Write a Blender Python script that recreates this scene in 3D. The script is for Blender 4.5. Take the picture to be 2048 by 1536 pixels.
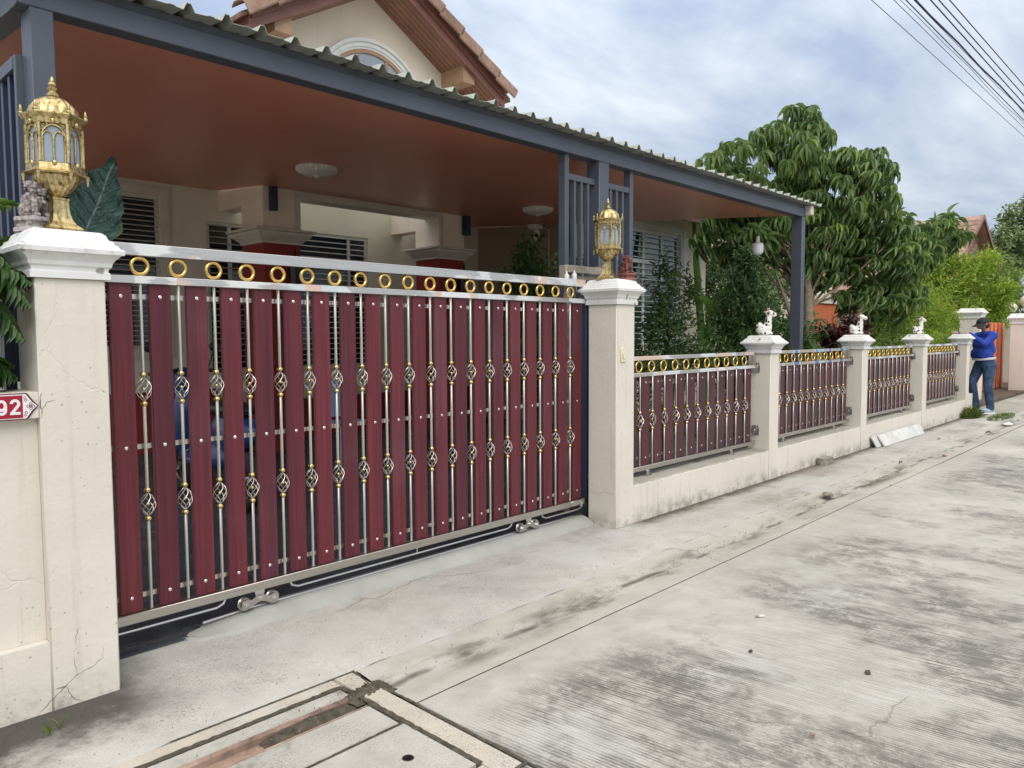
import bpy, bmesh, math, random
import numpy as np
from mathutils import Vector, Matrix, Euler
for o in list(bpy.data.objects): bpy.data.objects.remove(o)
S = bpy.context.scene
COL = S.collection
PI = math.pi
random.seed(7)
rng = np.random.default_rng(11)

# ------------------------------------------------------------------ camera
yaw, pitch, roll = math.radians(43.548), math.radians(3.701), math.radians(-0.265)
CAM = Vector((0.0, -3.134, 1.401))
Fw = Vector((math.cos(yaw)*math.cos(pitch), math.sin(yaw)*math.cos(pitch), -math.sin(pitch)))
Rt = Vector((math.sin(yaw), -math.cos(yaw), 0.0)); Up = Rt.cross(Fw)
cr_, sr_ = math.cos(roll), math.sin(roll)
Rt, Up = Rt*cr_ + Up*sr_, Up*cr_ - Rt*sr_
cd = bpy.data.cameras.new('camera'); cam = bpy.data.objects.new('camera', cd); COL.objects.link(cam)
m3 = Matrix((Rt, Up, -Fw)).transposed()
cam.matrix_world = Matrix.Translation(CAM) @ m3.to_4x4()
cd.sensor_width = 36.0; cd.sensor_fit = 'HORIZONTAL'; cd.lens = 36.0*1500/2048
cd.clip_start = 0.05; cd.clip_end = 2000
S.camera = cam

# ------------------------------------------------------------------ sky and sun
SUN_EL, SUN_AZ = math.radians(42), math.radians(-122)      # azimuth measured from +X towards +Y
w = bpy.data.worlds.new('World'); S.world = w; w.use_nodes = True
nt = w.node_tree; nt.nodes.clear()
out = nt.nodes.new('ShaderNodeOutputWorld'); bg = nt.nodes.new('ShaderNodeBackground')
sky = nt.nodes.new('ShaderNodeTexSky'); sky.sky_type = 'NISHITA'; sky.sun_disc = False
sky.sun_elevation = SUN_EL; sky.sun_rotation = PI/2 - SUN_AZ
sky.air_density = 1.0; sky.dust_density = 1.5; sky.ozone_density = 1.2
tc = nt.nodes.new('ShaderNodeTexCoord')
sep = nt.nodes.new('ShaderNodeSeparateXYZ'); nt.links.new(tc.outputs['Generated'], sep.inputs[0])
def wm(op, a, b=None, clamp=False):
    n = nt.nodes.new('ShaderNodeMath'); n.operation = op; n.use_clamp = clamp
    for i, x in enumerate((a, b)):
        if x is None: continue
        if isinstance(x, (int, float)): n.inputs[i].default_value = x
        else: nt.links.new(x, n.inputs[i])
    return n.outputs[0]
zz = wm('MAXIMUM', wm('ADD', wm('ABSOLUTE', sep.outputs[2]), 0.16), 0.05)
comb = nt.nodes.new('ShaderNodeCombineXYZ')
nt.links.new(wm('DIVIDE', sep.outputs[0], zz), comb.inputs[0]); nt.links.new(wm('DIVIDE', sep.outputs[1], zz), comb.inputs[1])
mp = nt.nodes.new('ShaderNodeMapping'); mp.inputs['Rotation'].default_value = (0, 0, math.radians(28)); mp.inputs['Scale'].default_value = (0.62, 1.25, 1)
mp.inputs['Location'].default_value = (0.35, 1.9, 0)
nt.links.new(comb.outputs[0], mp.inputs[0])
n1 = nt.nodes.new('ShaderNodeTexNoise'); n1.inputs['Scale'].default_value = 1.5; n1.inputs['Detail'].default_value = 8; n1.inputs['Roughness'].default_value = 0.58; n1.inputs['Distortion'].default_value = 0.25
n2 = nt.nodes.new('ShaderNodeTexNoise'); n2.inputs['Scale'].default_value = 0.5; n2.inputs['Detail'].default_value = 4
nt.links.new(mp.outputs[0], n1.inputs['Vector']); nt.links.new(mp.outputs[0], n2.inputs['Vector'])
cm = wm('ADD', wm('MULTIPLY', n1.outputs[0], 0.62), wm('MULTIPLY', n2.outputs[0], 0.45))
rp = nt.nodes.new('ShaderNodeValToRGB'); e = rp.color_ramp
e.elements[0].position = 0.38; e.elements[0].color = (2.65, 3.35, 4.85, 1)
e.elements[1].position = 0.62; e.elements[1].color = (6.3, 6.65, 7.0, 1)
x_ = e.elements.new(0.46); x_.color = (3.35, 3.95, 5.1, 1)
x_ = e.elements.new(0.535); x_.color = (4.7, 5.2, 5.95, 1)
nt.links.new(cm, rp.inputs[0])
mx = nt.nodes.new('ShaderNodeMix'); mx.data_type = 'RGBA'; mx.inputs[0].default_value = 0.86
# overcast luminance rises towards the zenith (CIE overcast sky)
ov = wm('ADD', 0.90, wm('MULTIPLY', wm('POWER', wm('MAXIMUM', sep.outputs[2], 0.0), 1.8), 1.9))
nz = nt.nodes.new('ShaderNodeMapRange'); nz.interpolation_type = 'SMOOTHSTEP'; nt.links.new(sep.outputs[2], nz.inputs[0]); nz.inputs[1].default_value = 0.38; nz.inputs[2].default_value = 0.85
mz = nt.nodes.new('ShaderNodeMix'); mz.data_type = 'RGBA'; nt.links.new(nz.outputs[0], mz.inputs[0]); nt.links.new(rp.outputs[0], mz.inputs[6]); mz.inputs[7].default_value = (6.7, 6.5, 6.2, 1)
vm = nt.nodes.new('ShaderNodeVectorMath'); vm.operation = 'SCALE'; nt.links.new(mz.outputs[2], vm.inputs[0]); nt.links.new(ov, vm.inputs['Scale'])
nt.links.new(sky.outputs[0], mx.inputs[6]); nt.links.new(vm.outputs[0], mx.inputs[7])
nt.links.new(mx.outputs[2], bg.inputs[0]); bg.inputs[1].default_value = 0.1
nt.links.new(bg.outputs[0], out.inputs[0])
sd = bpy.data.lights.new('sun', 'SUN'); sd.energy = 1.1; sd.angle = math.radians(40); sd.color = (1.0, 0.95, 0.88)
sun = bpy.data.objects.new('sun', sd); COL.objects.link(sun)
sdir = Vector((math.cos(SUN_EL)*math.cos(SUN_AZ), math.cos(SUN_EL)*math.sin(SUN_AZ), math.sin(SUN_EL)))
sun.rotation_euler = (-sdir).to_track_quat('-Z', 'Y').to_euler(); sun.location = (0, -10, 20)
vs = S.view_settings; vs.view_transform = 'Standard'; vs.look = 'None'; vs.exposure = 0.5; vs.gamma = 1.0; vs.use_curve_mapping = False

cy = S.cycles; cy.max_bounces = 7; cy.diffuse_bounces = 4; cy.glossy_bounces = 3; cy.transmission_bounces = 4; cy.transparent_max_bounces = 6
cy.caustics_reflective = False; cy.caustics_refractive = False; cy.use_adaptive_sampling = True; cy.adaptive_threshold = 0.02; cy.sample_clamp_indirect = 6.0

# ------------------------------------------------------------------ material helper
class NB:
    def __init__(s, name):
        s.m = bpy.data.materials.new(name); s.m.use_nodes = True; s.t = s.m.node_tree; s.t.nodes.clear()
        s.o = s.N('ShaderNodeOutputMaterial'); s._pos = None
    def N(s, t, **k):
        n = s.t.nodes.new(t)
        for a, b in k.items(): setattr(n, a, b)
        return n
    def L(s, v, inp):
        if isinstance(v, (int, float)):
            inp.default_value = v if inp.type == 'VALUE' else ((v, v, v, 1) if inp.type == 'RGBA' else (v, v, v))
        elif isinstance(v, (tuple, list)):
            inp.default_value = (tuple(v)+(1,))[:4] if inp.type == 'RGBA' else tuple(v)[:3]
        else: s.t.links.new(v, inp)
    @property
    def pos(s):
        if s._pos is None: s._pos = s.N('ShaderNodeNewGeometry').outputs['Position']
        return s._pos
    def objc(s): return s.N('ShaderNodeTexCoord').outputs['Object']
    def rnd(s): return s.N('ShaderNodeObjectInfo').outputs['Random']
    def island(s): return s.N('ShaderNodeNewGeometry').outputs['Random Per Island']
    def map(s, vec, sc=(1, 1, 1), loc=(0, 0, 0), rot=(0, 0, 0)):
        n = s.N('ShaderNodeMapping'); s.L(vec, n.inputs[0]); n.inputs['Scale'].default_value = sc; n.inputs['Location'].default_value = loc; n.inputs['Rotation'].default_value = rot
        return n.outputs[0]
    def noise(s, sc, d=4, r=0.55, vec=None, dist=0.0):
        n = s.N('ShaderNodeTexNoise'); s.L(s.pos if vec is None else vec, n.inputs['Vector'])
        n.inputs['Scale'].default_value = sc; n.inputs['Detail'].default_value = d; n.inputs['Roughness'].default_value = r; n.inputs['Distortion'].default_value = dist
        return n.outputs[0]
    def noisec(s, sc, d=2, vec=None):
        n = s.N('ShaderNodeTexNoise'); s.L(s.pos if vec is None else vec, n.inputs['Vector']); n.inputs['Scale'].default_value = sc; n.inputs['Detail'].default_value = d
        return n.outputs[1]
    def vor(s, sc, feat='F1', vec=None, rnd=1.0):
        n = s.N('ShaderNodeTexVoronoi', feature=feat); s.L(s.pos if vec is None else vec, n.inputs['Vector']); n.inputs['Scale'].default_value = sc; n.inputs['Randomness'].default_value = rnd
        return n.outputs[0]
    def sepx(s, v):
        n = s.N('ShaderNodeSeparateXYZ'); s.L(v, n.inputs[0]); return n.outputs
    def com(s, x, y, z):
        n = s.N('ShaderNodeCombineXYZ'); s.L(x, n.inputs[0]); s.L(y, n.inputs[1]); s.L(z, n.inputs[2]); return n.outputs[0]
    def ma(s, op, a, b=0.0, c=None, clamp=False):
        n = s.N('ShaderNodeMath', operation=op, use_clamp=clamp); s.L(a, n.inputs[0]); s.L(b, n.inputs[1])
        if c is not None: s.L(c, n.inputs[2])
        return n.outputs[0]
    def vadd(s, a, b):
        n = s.N('ShaderNodeVectorMath', operation='ADD'); s.L(a, n.inputs[0]); s.L(b, n.inputs[1]); return n.outputs[0]
    def vscale(s, a, k):
        n = s.N('ShaderNodeVectorMath', operation='SCALE'); s.L(a, n.inputs[0]); s.L(k, n.inputs['Scale']); return n.outputs[0]
    def rng(s, v, a, b, c=0.0, d=1.0):       # smooth map range
        n = s.N('ShaderNodeMapRange', interpolation_type='SMOOTHSTEP'); s.L(v, n.inputs[0])
        for i, x in enumerate((a, b, c, d)): n.inputs[i+1].default_value = x
        return n.outputs[0]
    def ramp(s, v, stops, const=False):
        n = s.N('ShaderNodeValToRGB'); s.L(v, n.inputs[0]); r = n.color_ramp
        if const: r.interpolation = 'CONSTANT'
        while len(r.elements) < len(stops): r.elements.new(0.5)
        for e, (p, c) in zip(r.elements, stops): e.position = p; e.color = tuple(c)+(1,) if len(c) == 3 else c
        return n.outputs[0]
    def mix(s, f, a, b, mode='MIX'):
        n = s.N('ShaderNodeMix', data_type='RGBA', blend_type=mode); s.L(f, n.inputs[0]); s.L(a, n.inputs[6]); s.L(b, n.inputs[7]); return n.outputs[2]
    def bump(s, h, st=0.3, dist=0.01, prev=None):
        n = s.N('ShaderNodeBump'); n.inputs['Strength'].default_value = st; n.inputs['Distance'].default_value = dist; s.L(h, n.inputs['Height'])
        if prev is not None: s.L(prev, n.inputs['Normal'])
        return n.outputs[0]
    def bsdf(s, col, rough=0.6, metal=0.0, normal=None, spec=None, trans=None, alpha=None, ior=None, emit=None, estr=0, coat=None, sheen=None, transl=None):
        p = s.N('ShaderNodeBsdfPrincipled')
        s.L(col, p.inputs['Base Color']); s.L(rough, p.inputs['Roughness']); s.L(metal, p.inputs['Metallic'])
        if normal is not None: s.L(normal, p.inputs['Normal'])
        if spec is not None: s.L(spec, p.inputs['Specular IOR Level'])
        if trans is not None: s.L(trans, p.inputs['Transmission Weight'])
        if alpha is not None: s.L(alpha, p.inputs['Alpha'])
        if ior is not None: p.inputs['IOR'].default_value = ior
        if coat is not None: p.inputs['Coat Weight'].default_value = coat; p.inputs['Coat Roughness'].default_value = 0.15
        if emit is not None: s.L(emit, p.inputs['Emission Color']); p.inputs['Emission Strength'].default_value = estr
        sh = p.outputs[0]
        if transl:
            tr = s.N('ShaderNodeBsdfTranslucent'); s.L(col, tr.inputs[0])
            mxs = s.N('ShaderNodeMixShader'); mxs.inputs[0].default_value = transl
            s.t.links.new(sh, mxs.inputs[1]); s.t.links.new(tr.outputs[0], mxs.inputs[2]); sh = mxs.outputs[0]
        s.t.links.new(sh, s.o.inputs[0])
        return s.m
def simple(name, col, rough=0.6, metal=0.0, var=0.12, vs_=6.0, bs=0.0, bsc=60.0, spec=None, vec=False, coat=None):
    b = NB(name); v = b.objc() if vec else b.pos
    n = b.noise(vs_, 4, 0.6, v)
    dk = tuple(c*(1-var*1.6) for c in col); lt = tuple(min(1, c*(1+var)) for c in col)
    c = b.ramp(n, [(0.28, dk), (0.72, lt)])
    nm = b.bump(b.noise(bsc, 3, 0.6, v), bs, 0.003) if bs > 0 else None
    return b.bsdf(c, rough, metal, nm, spec, coat=coat)
MAT = {}

# --- painted masonry: soft blotches, specks, fine cracks and grime near the ground
def masonry(name, col, grime=0.5, speck=0.5, crack=0.5):
    b = NB(name); P = b.pos; x, y, z = b.sepx(P)
    base = b.ramp(b.noise(1.6, 5, 0.6), [(0.25, tuple(c*0.90 for c in col)), (0.75, tuple(min(1, c*1.04) for c in col))])
    sp = b.ma('MULTIPLY', b.rng(b.vor(30), 0.16, 0.10), b.rng(b.noise(2.3, 2), 0.44, 0.60))
    sp = b.ma('MULTIPLY', sp, speck)
    c = b.mix(sp, base, (0.16, 0.14, 0.12))
    wv = b.vadd(P, b.vscale(b.noisec(9, 3), 0.10))
    ck = b.ma('MULTIPLY', b.rng(b.vor(1.9, 'DISTANCE_TO_EDGE', wv), 0.006, 0.0015), b.rng(b.noise(1.3, 2, 0.5, b.map(P, loc=(3.1, 1.7, 0.4))), 0.54, 0.62))
    c = b.mix(b.ma('MULTIPLY', ck, crack), c, (0.10, 0.085, 0.07))
    low = b.ma('MULTIPLY', b.rng(z, 0.16, 0.0), b.rng(b.noise(7, 5, 0.7), 0.40, 0.66))
    c = b.mix(b.ma('MULTIPLY', low, grime), c, (0.17, 0.15, 0.125))
    # streaks running down
    st = b.noise(3.0, 4, 0.6, b.map(P, (7, 7, 0.35)))
    c = b.mix(b.ma('MULTIPLY', b.rng(st, 0.52, 0.72), 0.20*grime+0.05), c, (0.30, 0.27, 0.22))
    h = b.ma('ADD', b.noise(55, 4, 0.6), b.ma('MULTIPLY', b.noise(7, 4, 0.6, None, 0.6), 2.6))
    nm = b.bump(b.ma('SUBTRACT', h, b.ma('MULTIPLY', ck, 2.0)), 0.30, 0.005)
    return b.bsdf(c, 0.72, 0, nm, 0.3)
MAT['cream'] = masonry('cream_masonry_paint', (0.71, 0.66, 0.575), 0.6, 0.45, 0.0)
MAT['cream_wall'] = masonry('cream_low_wall_paint', (0.71, 0.66, 0.575), 0.75, 0.5, 0.06)
def white_cap():
    b = NB('white_cap_paint'); P = b.pos
    base = b.ramp(b.noise(3, 5, 0.65), [(0.25, (0.66, 0.66, 0.63)), (0.7, (0.82, 0.83, 0.82))])
    g = b.N('ShaderNodeNewGeometry'); nx, ny, nz = b.sepx(g.outputs['Normal'])
    ch = b.rng(b.noise(13, 3, 0.55), 0.665, 0.70)
    c = b.mix(b.ma('MULTIPLY', ch, 0.85), base, (0.27, 0.24, 0.22))
    st = b.rng(b.noise(3.2, 4, 0.6, b.map(P, (9, 9, 1.2))), 0.55, 0.74)
    c = b.mix(b.ma('MULTIPLY', st, 0.35), c, (0.36, 0.36, 0.32))
    nm = b.bump(b.ma('SUBTRACT', b.noise(40, 3), b.ma('MULTIPLY', ch, 1.5)), 0.25, 0.004)
    return b.bsdf(c, 0.55, 0, nm, 0.35)
MAT['cap'] = white_cap()
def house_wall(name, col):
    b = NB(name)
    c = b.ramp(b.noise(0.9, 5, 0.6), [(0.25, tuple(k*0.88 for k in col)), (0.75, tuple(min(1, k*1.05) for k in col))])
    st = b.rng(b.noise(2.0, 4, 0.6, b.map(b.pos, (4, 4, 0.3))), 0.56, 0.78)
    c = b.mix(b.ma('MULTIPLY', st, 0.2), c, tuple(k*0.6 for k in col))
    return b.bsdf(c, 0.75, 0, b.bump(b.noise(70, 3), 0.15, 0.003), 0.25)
MAT['house_cream'] = house_wall('house_cream_render', (0.90, 0.81, 0.68))
MAT['porch_wall'] = house_wall('porch_wall_render', (0.80, 0.79, 0.67))
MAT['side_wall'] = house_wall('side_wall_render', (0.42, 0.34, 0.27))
MAT['trim'] = simple('cream_trim', (0.68, 0.64, 0.56), 0.6, var=0.08)
MAT['red_render'] = house_wall('oxide_red_render', (0.30, 0.05, 0.045))
MAT['orange_render'] = house_wall('orange_render', (0.58, 0.17, 0.08))

# --- concrete
def concrete(name, lo, hi, tine=False, dirt=None, cracks=0.6, rough_agg=0.4, stain=0.5):
    b = NB(name); P = b.pos; x, y, z = b.sepx(P)
    c = b.ramp(b.ma('ADD', b.ma('MULTIPLY', b.noise(0.8, 4, 0.62), 0.6), b.ma('MULTIPLY', b.noise(6.5, 4, 0.72), 0.42)), [(0.36, lo), (0.64, hi)])
    # pale laitance and warm areas
    c = b.mix(b.ma('MULTIPLY', b.rng(b.noise(0.55, 3, 0.5, b.map(P, loc=(4, 2, 0))), 0.5, 0.68), 0.38), c, (0.44, 0.40, 0.335))
    c = b.mix(b.ma('MULTIPLY', b.rng(b.noise(1.3, 4, 0.6, b.map(P, loc=(9, 5, 0))), 0.56, 0.70), 0.55), c, (0.52, 0.52, 0.50))
    fine = b.noise(140, 3, 0.7)
    agg = b.vor(95); msk = b.rng(b.noise(1.7, 4, 0.65, b.map(P, loc=(7, 1, 0))), 0.36, 0.66, 0.12, 1.0)
    c = b.mix(b.ma('MULTIPLY', b.rng(agg, 0.36, 0.12), b.ma('MULTIPLY', msk, 0.6*rough_agg)), c, (0.66, 0.64, 0.59))
    c = b.mix(b.ma('MULTIPLY', b.rng(fine, 0.50, 0.34), b.ma('MULTIPLY', msk, 1.0*rough_agg)), c, (0.15, 0.14, 0.12))
    h = b.ma('ADD', b.ma('MULTIPLY', fine, 0.5), b.ma('MULTIPLY', b.noise(18, 4, 0.6), 0.8))
    if tine:
        jx = b.ma('ADD', x, b.ma('MULTIPLY', b.noise(1.2, 2, 0.5, b.map(P, (1, 0.5, 1))), 0.05))
        jx = b.ma('ADD', jx, b.ma('MULTIPLY', b.ma('ADD', y, 2.0), 0.10))
        gv = b.com(b.ma('MULTIPLY', jx, 1.0), b.ma('MULTIPLY', y, 0.04), 0.0)
        g1 = b.noise(85, 3, 0.6, gv)                                    # irregular tine pattern across the road
        w_ = b.N('ShaderNodeTexWave', wave_type='BANDS', bands_direction='X'); b.L(gv, w_.inputs['Vector']); w_.inputs['Scale'].default_value = 19.0; w_.inputs['Distortion'].default_value = 2.2; w_.inputs['Detail'].default_value = 1.0; w_.inputs['Detail Scale'].default_value = 3.0
        gro = b.ma('MULTIPLY', b.rng(b.ma('ADD', b.ma('MULTIPLY', g1, 0.85), b.ma('MULTIPLY', w_.outputs[1], 0.30)), 0.56, 0.40), 1.0)
        # smooth worn zone beside the gutter, tines in the running lane
        zone = b.rng(b.ma('ADD', y, b.ma('ADD', b.ma('MULTIPLY', b.noise(0.9, 3), 0.5), b.ma('MULTIPLY', b.ma('MAXIMUM', b.ma('SUBTRACT', x, 2.1), 0.0), 0.30))), -0.82, -1.12)
        zone = b.ma('MULTIPLY', zone, b.rng(b.noise(0.7, 3, 0.5, b.map(P, loc=(1.3, 7.7, 0))), 0.30, 0.46))
        gro = b.ma('MULTIPLY', gro, zone)
        # tyre-dark stains drawn out along the tines
        sv = b.vadd(b.map(P, (1.0, 0.52, 1), (0, 0, 0), (0, 0, -0.10)), b.vscale(b.noisec(3.0, 3), 0.30))
        big = b.rng(b.noise(1.05, 5, 0.68, sv), 0.44, 0.57)
        sm = b.rng(b.noise(7.5, 6, 0.85, b.map(P, (1, 0.75, 1))), 0.38, 0.58)
        strk = b.rng(b.noise(48, 4, 0.75, gv), 0.34, 0.60, 0.62, 1.0)
        sta = b.ma('MULTIPLY', b.ma('MULTIPLY', b.ma('MULTIPLY', big, sm), strk), b.rng(b.ma('ADD', y, b.ma('MULTIPLY', b.noise(1.2, 3, 0.5, b.map(P, loc=(3, 3, 0))), 0.5)), -0.75, -1.15))
        c = b.mix(b.ma('MULTIPLY', sta, 0.86), c, (0.125, 0.12, 0.11))
        c = b.mix(b.ma('MULTIPLY', b.ma('MULTIPLY', gro, b.rng(big, 0.0, 1.0, 0.38, 0.95)), 0.85), c, (0.10, 0.092, 0.08))
        h = b.ma('SUBTRACT', h, b.ma('MULTIPLY', gro, 2.2))
    st = b.ma('MULTIPLY', b.rng(b.noise(2.4, 4, 0.75, b.map(P, loc=(2, 8, 0))), 0.55, 0.68), stain)
    c = b.mix(b.ma('MULTIPLY', st, 0.7), c, (0.17, 0.16, 0.145))
    if dirt: c = dirt(b, c, x, y)
    wv = b.vadd(P, b.vscale(b.noisec(7, 3), 0.13))
    ck = b.ma('MULTIPLY', b.rng(b.vor(0.9, 'DISTANCE_TO_EDGE', wv), 0.0045, 0.0012), b.rng(b.noise(0.9, 2, 0.5, b.map(P, loc=(5, 3, 0))), 0.52, 0.6))
    c = b.mix(b.ma('MULTIPLY', ck, cracks), c, (0.07, 0.065, 0.06))
    h = b.ma('SUBTRACT', h, b.ma('MULTIPLY', ck, 2.0))
    return b.bsdf(c, b.ramp(b.noise(5, 3), [(0.3, (0.78,)*3), (0.7, (0.92,)*3)]), 0, b.bump(h, 0.45, 0.006), 0.25)
def gut_dirt(b, c, x, y):
    d = b.ma('ABSOLUTE', b.ma('ADD', y, b.ma('ADD', 0.735, b.ma('MULTIPLY', b.ma('SUBTRACT', b.noise(2.2, 3), 0.5), 0.12))))
    n = b.noise(1.1, 5, 0.7, b.map(b.pos, (1, 2.5, 1), (2.2, 0, 0)))
    a = b.ma('MULTIPLY', b.rng(d, 0.17, 0.02), b.rng(n, 0.46, 0.64))
    c = b.mix(b.ma('MULTIPLY', a, 0.92), c, (0.12, 0.10, 0.075))
    a2 = b.ma('MULTIPLY', b.ma('MULTIPLY', b.rng(d, 0.030, 0.004), b.rng(b.noise(3, 4), 0.42, 0.60)), 0.75)
    return b.mix(a2, c, (0.055, 0.048, 0.038))
def apr_dirt(b, c, x, y):
    n = b.noise(5, 6, 0.75)
    a = b.ma('MULTIPLY', b.rng(b.ma('ADD', y, b.ma('MULTIPLY', n, 0.22)), -0.06, 0.10), b.rng(x, 4.45, 4.75))     # along the foot of the low wall
    c = b.mix(b.ma('MULTIPLY', a, 0.95), c, (0.085, 0.072, 0.056))
    d2 = b.ma('MULTIPLY', b.rng(b.ma('ADD', x, b.ma('MULTIPLY', n, 0.3)), 1.42, 1.10), b.rng(b.ma('ADD', y, b.ma('MULTIPLY', n, 0.5)), -0.18, 0.10))     # mossy corner by the left pillar
    c = b.mix(b.ma('MULTIPLY', d2, 0.92), c, (0.055, 0.05, 0.042))
    d3 = b.ma('MULTIPLY', b.rng(b.noise(1.1, 5, 0.7, b.map(b.pos, loc=(0, 3, 0))), 0.50, 0.62), b.rng(x, 4.3, 5.0))
    return b.mix(b.ma('MULTIPLY', d3, 0.45), c, (0.20, 0.165, 0.12))
MAT['road'] = concrete('tined_road_concrete', (0.33, 0.325, 0.295), (0.49, 0.475, 0.43), tine=True, cracks=0.25, stain=0.25)
MAT['gutter'] = concrete('gutter_concrete', (0.37, 0.35, 0.31), (0.50, 0.48, 0.43), dirt=gut_dirt, cracks=0.5, rough_agg=0.35, stain=0.3)
MAT['apron'] = concrete('apron_concrete', (0.365, 0.355, 0.33), (0.51, 0.495, 0.46), dirt=apr_dirt, cracks=0.5, rough_agg=0.75, stain=0.35)
MAT['cover'] = concrete('drain_cover_concrete', (0.32, 0.315, 0.285), (0.48, 0.465, 0.42), cracks=0.1, rough_agg=1.0, stain=1.1)
MAT['frame'] = concrete('drain_frame_concrete', (0.40, 0.365, 0.31), (0.52, 0.48, 0.41), cracks=0.2, rough_agg=1.0, stain=0.3)
MAT['mortar'] = simple('fresh_mortar', (0.36, 0.365, 0.335), 0.7, var=0.10, vs_=4, bs=0.25, bsc=40)
MAT['wall_top'] = concrete('dirty_ledge_concrete', (0.32, 0.30, 0.26), (0.46, 0.43, 0.37), cracks=0.2, stain=0.9)
MAT['joint'] = simple('joint_filler', (0.055, 0.05, 0.05), 0.9, var=0.3, vs_=30, bs=0.5, bsc=120)
MAT['mud'] = simple('wet_mud', (0.085, 0.072, 0.05), 0.85, var=0.45, vs_=24, bs=0.9, bsc=70)
MAT['rust'] = simple('rusty_angle_steel', (0.33, 0.225, 0.175), 0.8, var=0.45, vs_=9, bs=0.4, bsc=60)
MAT['ground'] = concrete('plain_ground', (0.26, 0.24, 0.20), (0.38, 0.36, 0.31), cracks=0.2, stain=0.6)
MAT['soil'] = simple('garden_soil', (0.10, 0.075, 0.05), 0.95, var=0.35, vs_=8, bs=0.6, bsc=40)
def tile_floor():
    b = NB('dark_slate_tile'); r = b.rnd()
    c = b.ramp(b.noise(7, 5, 0.65, b.vadd(b.pos, b.com(b.ma('MULTIPLY', r, 30), 0, 0))), [(0.3, (0.022, 0.028, 0.036)), (0.72, (0.065, 0.08, 0.095))])
    return b.bsdf(c, 0.33, 0, b.bump(b.noise(30, 4), 0.25, 0.003), 0.5)
MAT['slate'] = tile_floor()

# --- metal and wood of the gate
def slat_wood(name='rosewood_composite', g_=1.0, b2=1.0):
    b = NB(name); r = b.rnd(); P = b.pos
    off = b.com(b.ma('MULTIPLY', r, 53), 0, b.ma('MULTIPLY', r, 31))
    v = b.map(b.vadd(P, off), (1, 1, 0.022))
    g = b.ma('ADD', b.ma('MULTIPLY', b.noise(85, 5, 0.65, v), 0.6), b.ma('MULTIPLY', b.noise(22, 4, 0.6, v, 0.5), 0.42))
    g = b.ma('ADD', g, b.ma('MULTIPLY', b.ma('SUBTRACT', r, 0.5), 0.17))
    c = b.ramp(g, [(0.26, (0.046*g_, 0.0105*b2, 0.017*b2)), (0.45, (0.088*g_, 0.0155*b2, 0.025*b2)), (0.60, (0.135*g_, 0.0205*b2, 0.030*b2)), (0.80, (0.20*g_, 0.033*b2, 0.040*b2))])
    dust = b.rng(b.noise(1.4, 3, 0.5, b.vadd(P, off)), 0.5, 0.75)
    c = b.mix(b.ma('MULTIPLY', dust, 0.13), c, (0.24, 0.15, 0.19))
    return b.bsdf(c, b.ma('ADD', 0.36, b.ma('MULTIPLY', g, 0.16)), 0, b.bump(g, 0.18, 0.002), 0.42)
MAT['slat'] = slat_wood()
MAT['slat_brown'] = slat_wood('dark_brown_composite', 0.62, 0.95)
def steel(name, film=False, tone=(0.70, 0.68, 0.65)):
    b = NB(name); P = b.pos
    br = b.noise(40, 3, 0.6, b.map(P, (0.12, 3, 3)))
    c = b.ramp(br, [(0.3, tuple(k*0.86 for k in tone)), (0.7, tone)])
    rg = b.ma('ADD', 0.20, b.ma('MULTIPLY', br, 0.20))
    me = 1.0
    if film:   # remains of the protective film: pale and pinkish torn patches along the rail
        n = b.noise(2.1, 2, 0.4, b.map(P, (1, 0.2, 1.1)), 0.8)
        n2 = b.noise(9.0, 4, 0.65, b.map(P, (0.35, 1, 5)))
        f1 = b.rng(b.ma('ADD', n, b.ma('MULTIPLY', b.ma('SUBTRACT', n2, 0.5), 0.30)), 0.50, 0.53)
        n3 = b.noise(2.9, 1, 0.4, b.map(P, (1, 0.2, 0.4), (5, 0, 0)))
        col2 = b.ramp(n3, [(0.40, (0.66, 0.69, 0.70)), (0.47, (0.60, 0.66, 0.68)), (0.53, (0.68, 0.52, 0.44)), (0.60, (0.74, 0.75, 0.74))], const=True)
        c = b.mix(f1, c, col2); me = b.ma('SUBTRACT', 1.0, b.ma('MULTIPLY', f1, 0.75)); rg = b.ma('ADD', rg, b.ma('MULTIPLY', f1, 0.2))
    return b.bsdf(c, rg, me, b.bump(br, 0.05, 0.002))
MAT['steel'] = steel('brushed_stainless')
MAT['steel_film'] = steel('stainless_with_torn_film', True)
b = NB('satin_stainless_rod'); MAT['rod'] = b.bsdf(b.ramp(b.noise(3.0, 3), [(0.3, (0.58, 0.54, 0.48)), (0.7, (0.70, 0.66, 0.60))]), 0.36, 0.85)
MAT['steel_dull'] = steel('dull_stainless', False, (0.56, 0.53, 0.49))
def blue_film():
    b = NB('stainless_with_blue_film'); P = b.pos
    x, y, z = b.sepx(P)
    s = b.ramp(b.noise(3.1, 1, 0.3, b.map(P, (1, 0.1, 0.1), (1.5, 0, 0))), [(0.0, (0.52, 0.44, 0.38)), (0.45, (0.50, 0.45, 0.42)), (0.47, (0.45, 0.66, 0.82)), (0.505, (0.16, 0.23, 0.44)), (0.60, (0.50, 0.43, 0.38))], const=True)
    return b.bsdf(s, 0.3, 0.55, b.bump(b.noise(60, 2), 0.05, 0.002))
MAT['blue_film'] = blue_film()
def gold(name, tone, rough, dark):
    b = NB(name); P = b.pos
    n = b.noise(26, 4, 0.65)
    c = b.ramp(n, [(0.30, tuple(k*dark for k in tone)), (0.62, tone)])
    return b.bsdf(c, rough, 1.0, b.bump(n, 0.06, 0.002))
MAT['gold'] = gold('polished_gold_titanium', (0.86, 0.58, 0.20), 0.16, 0.85)
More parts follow.
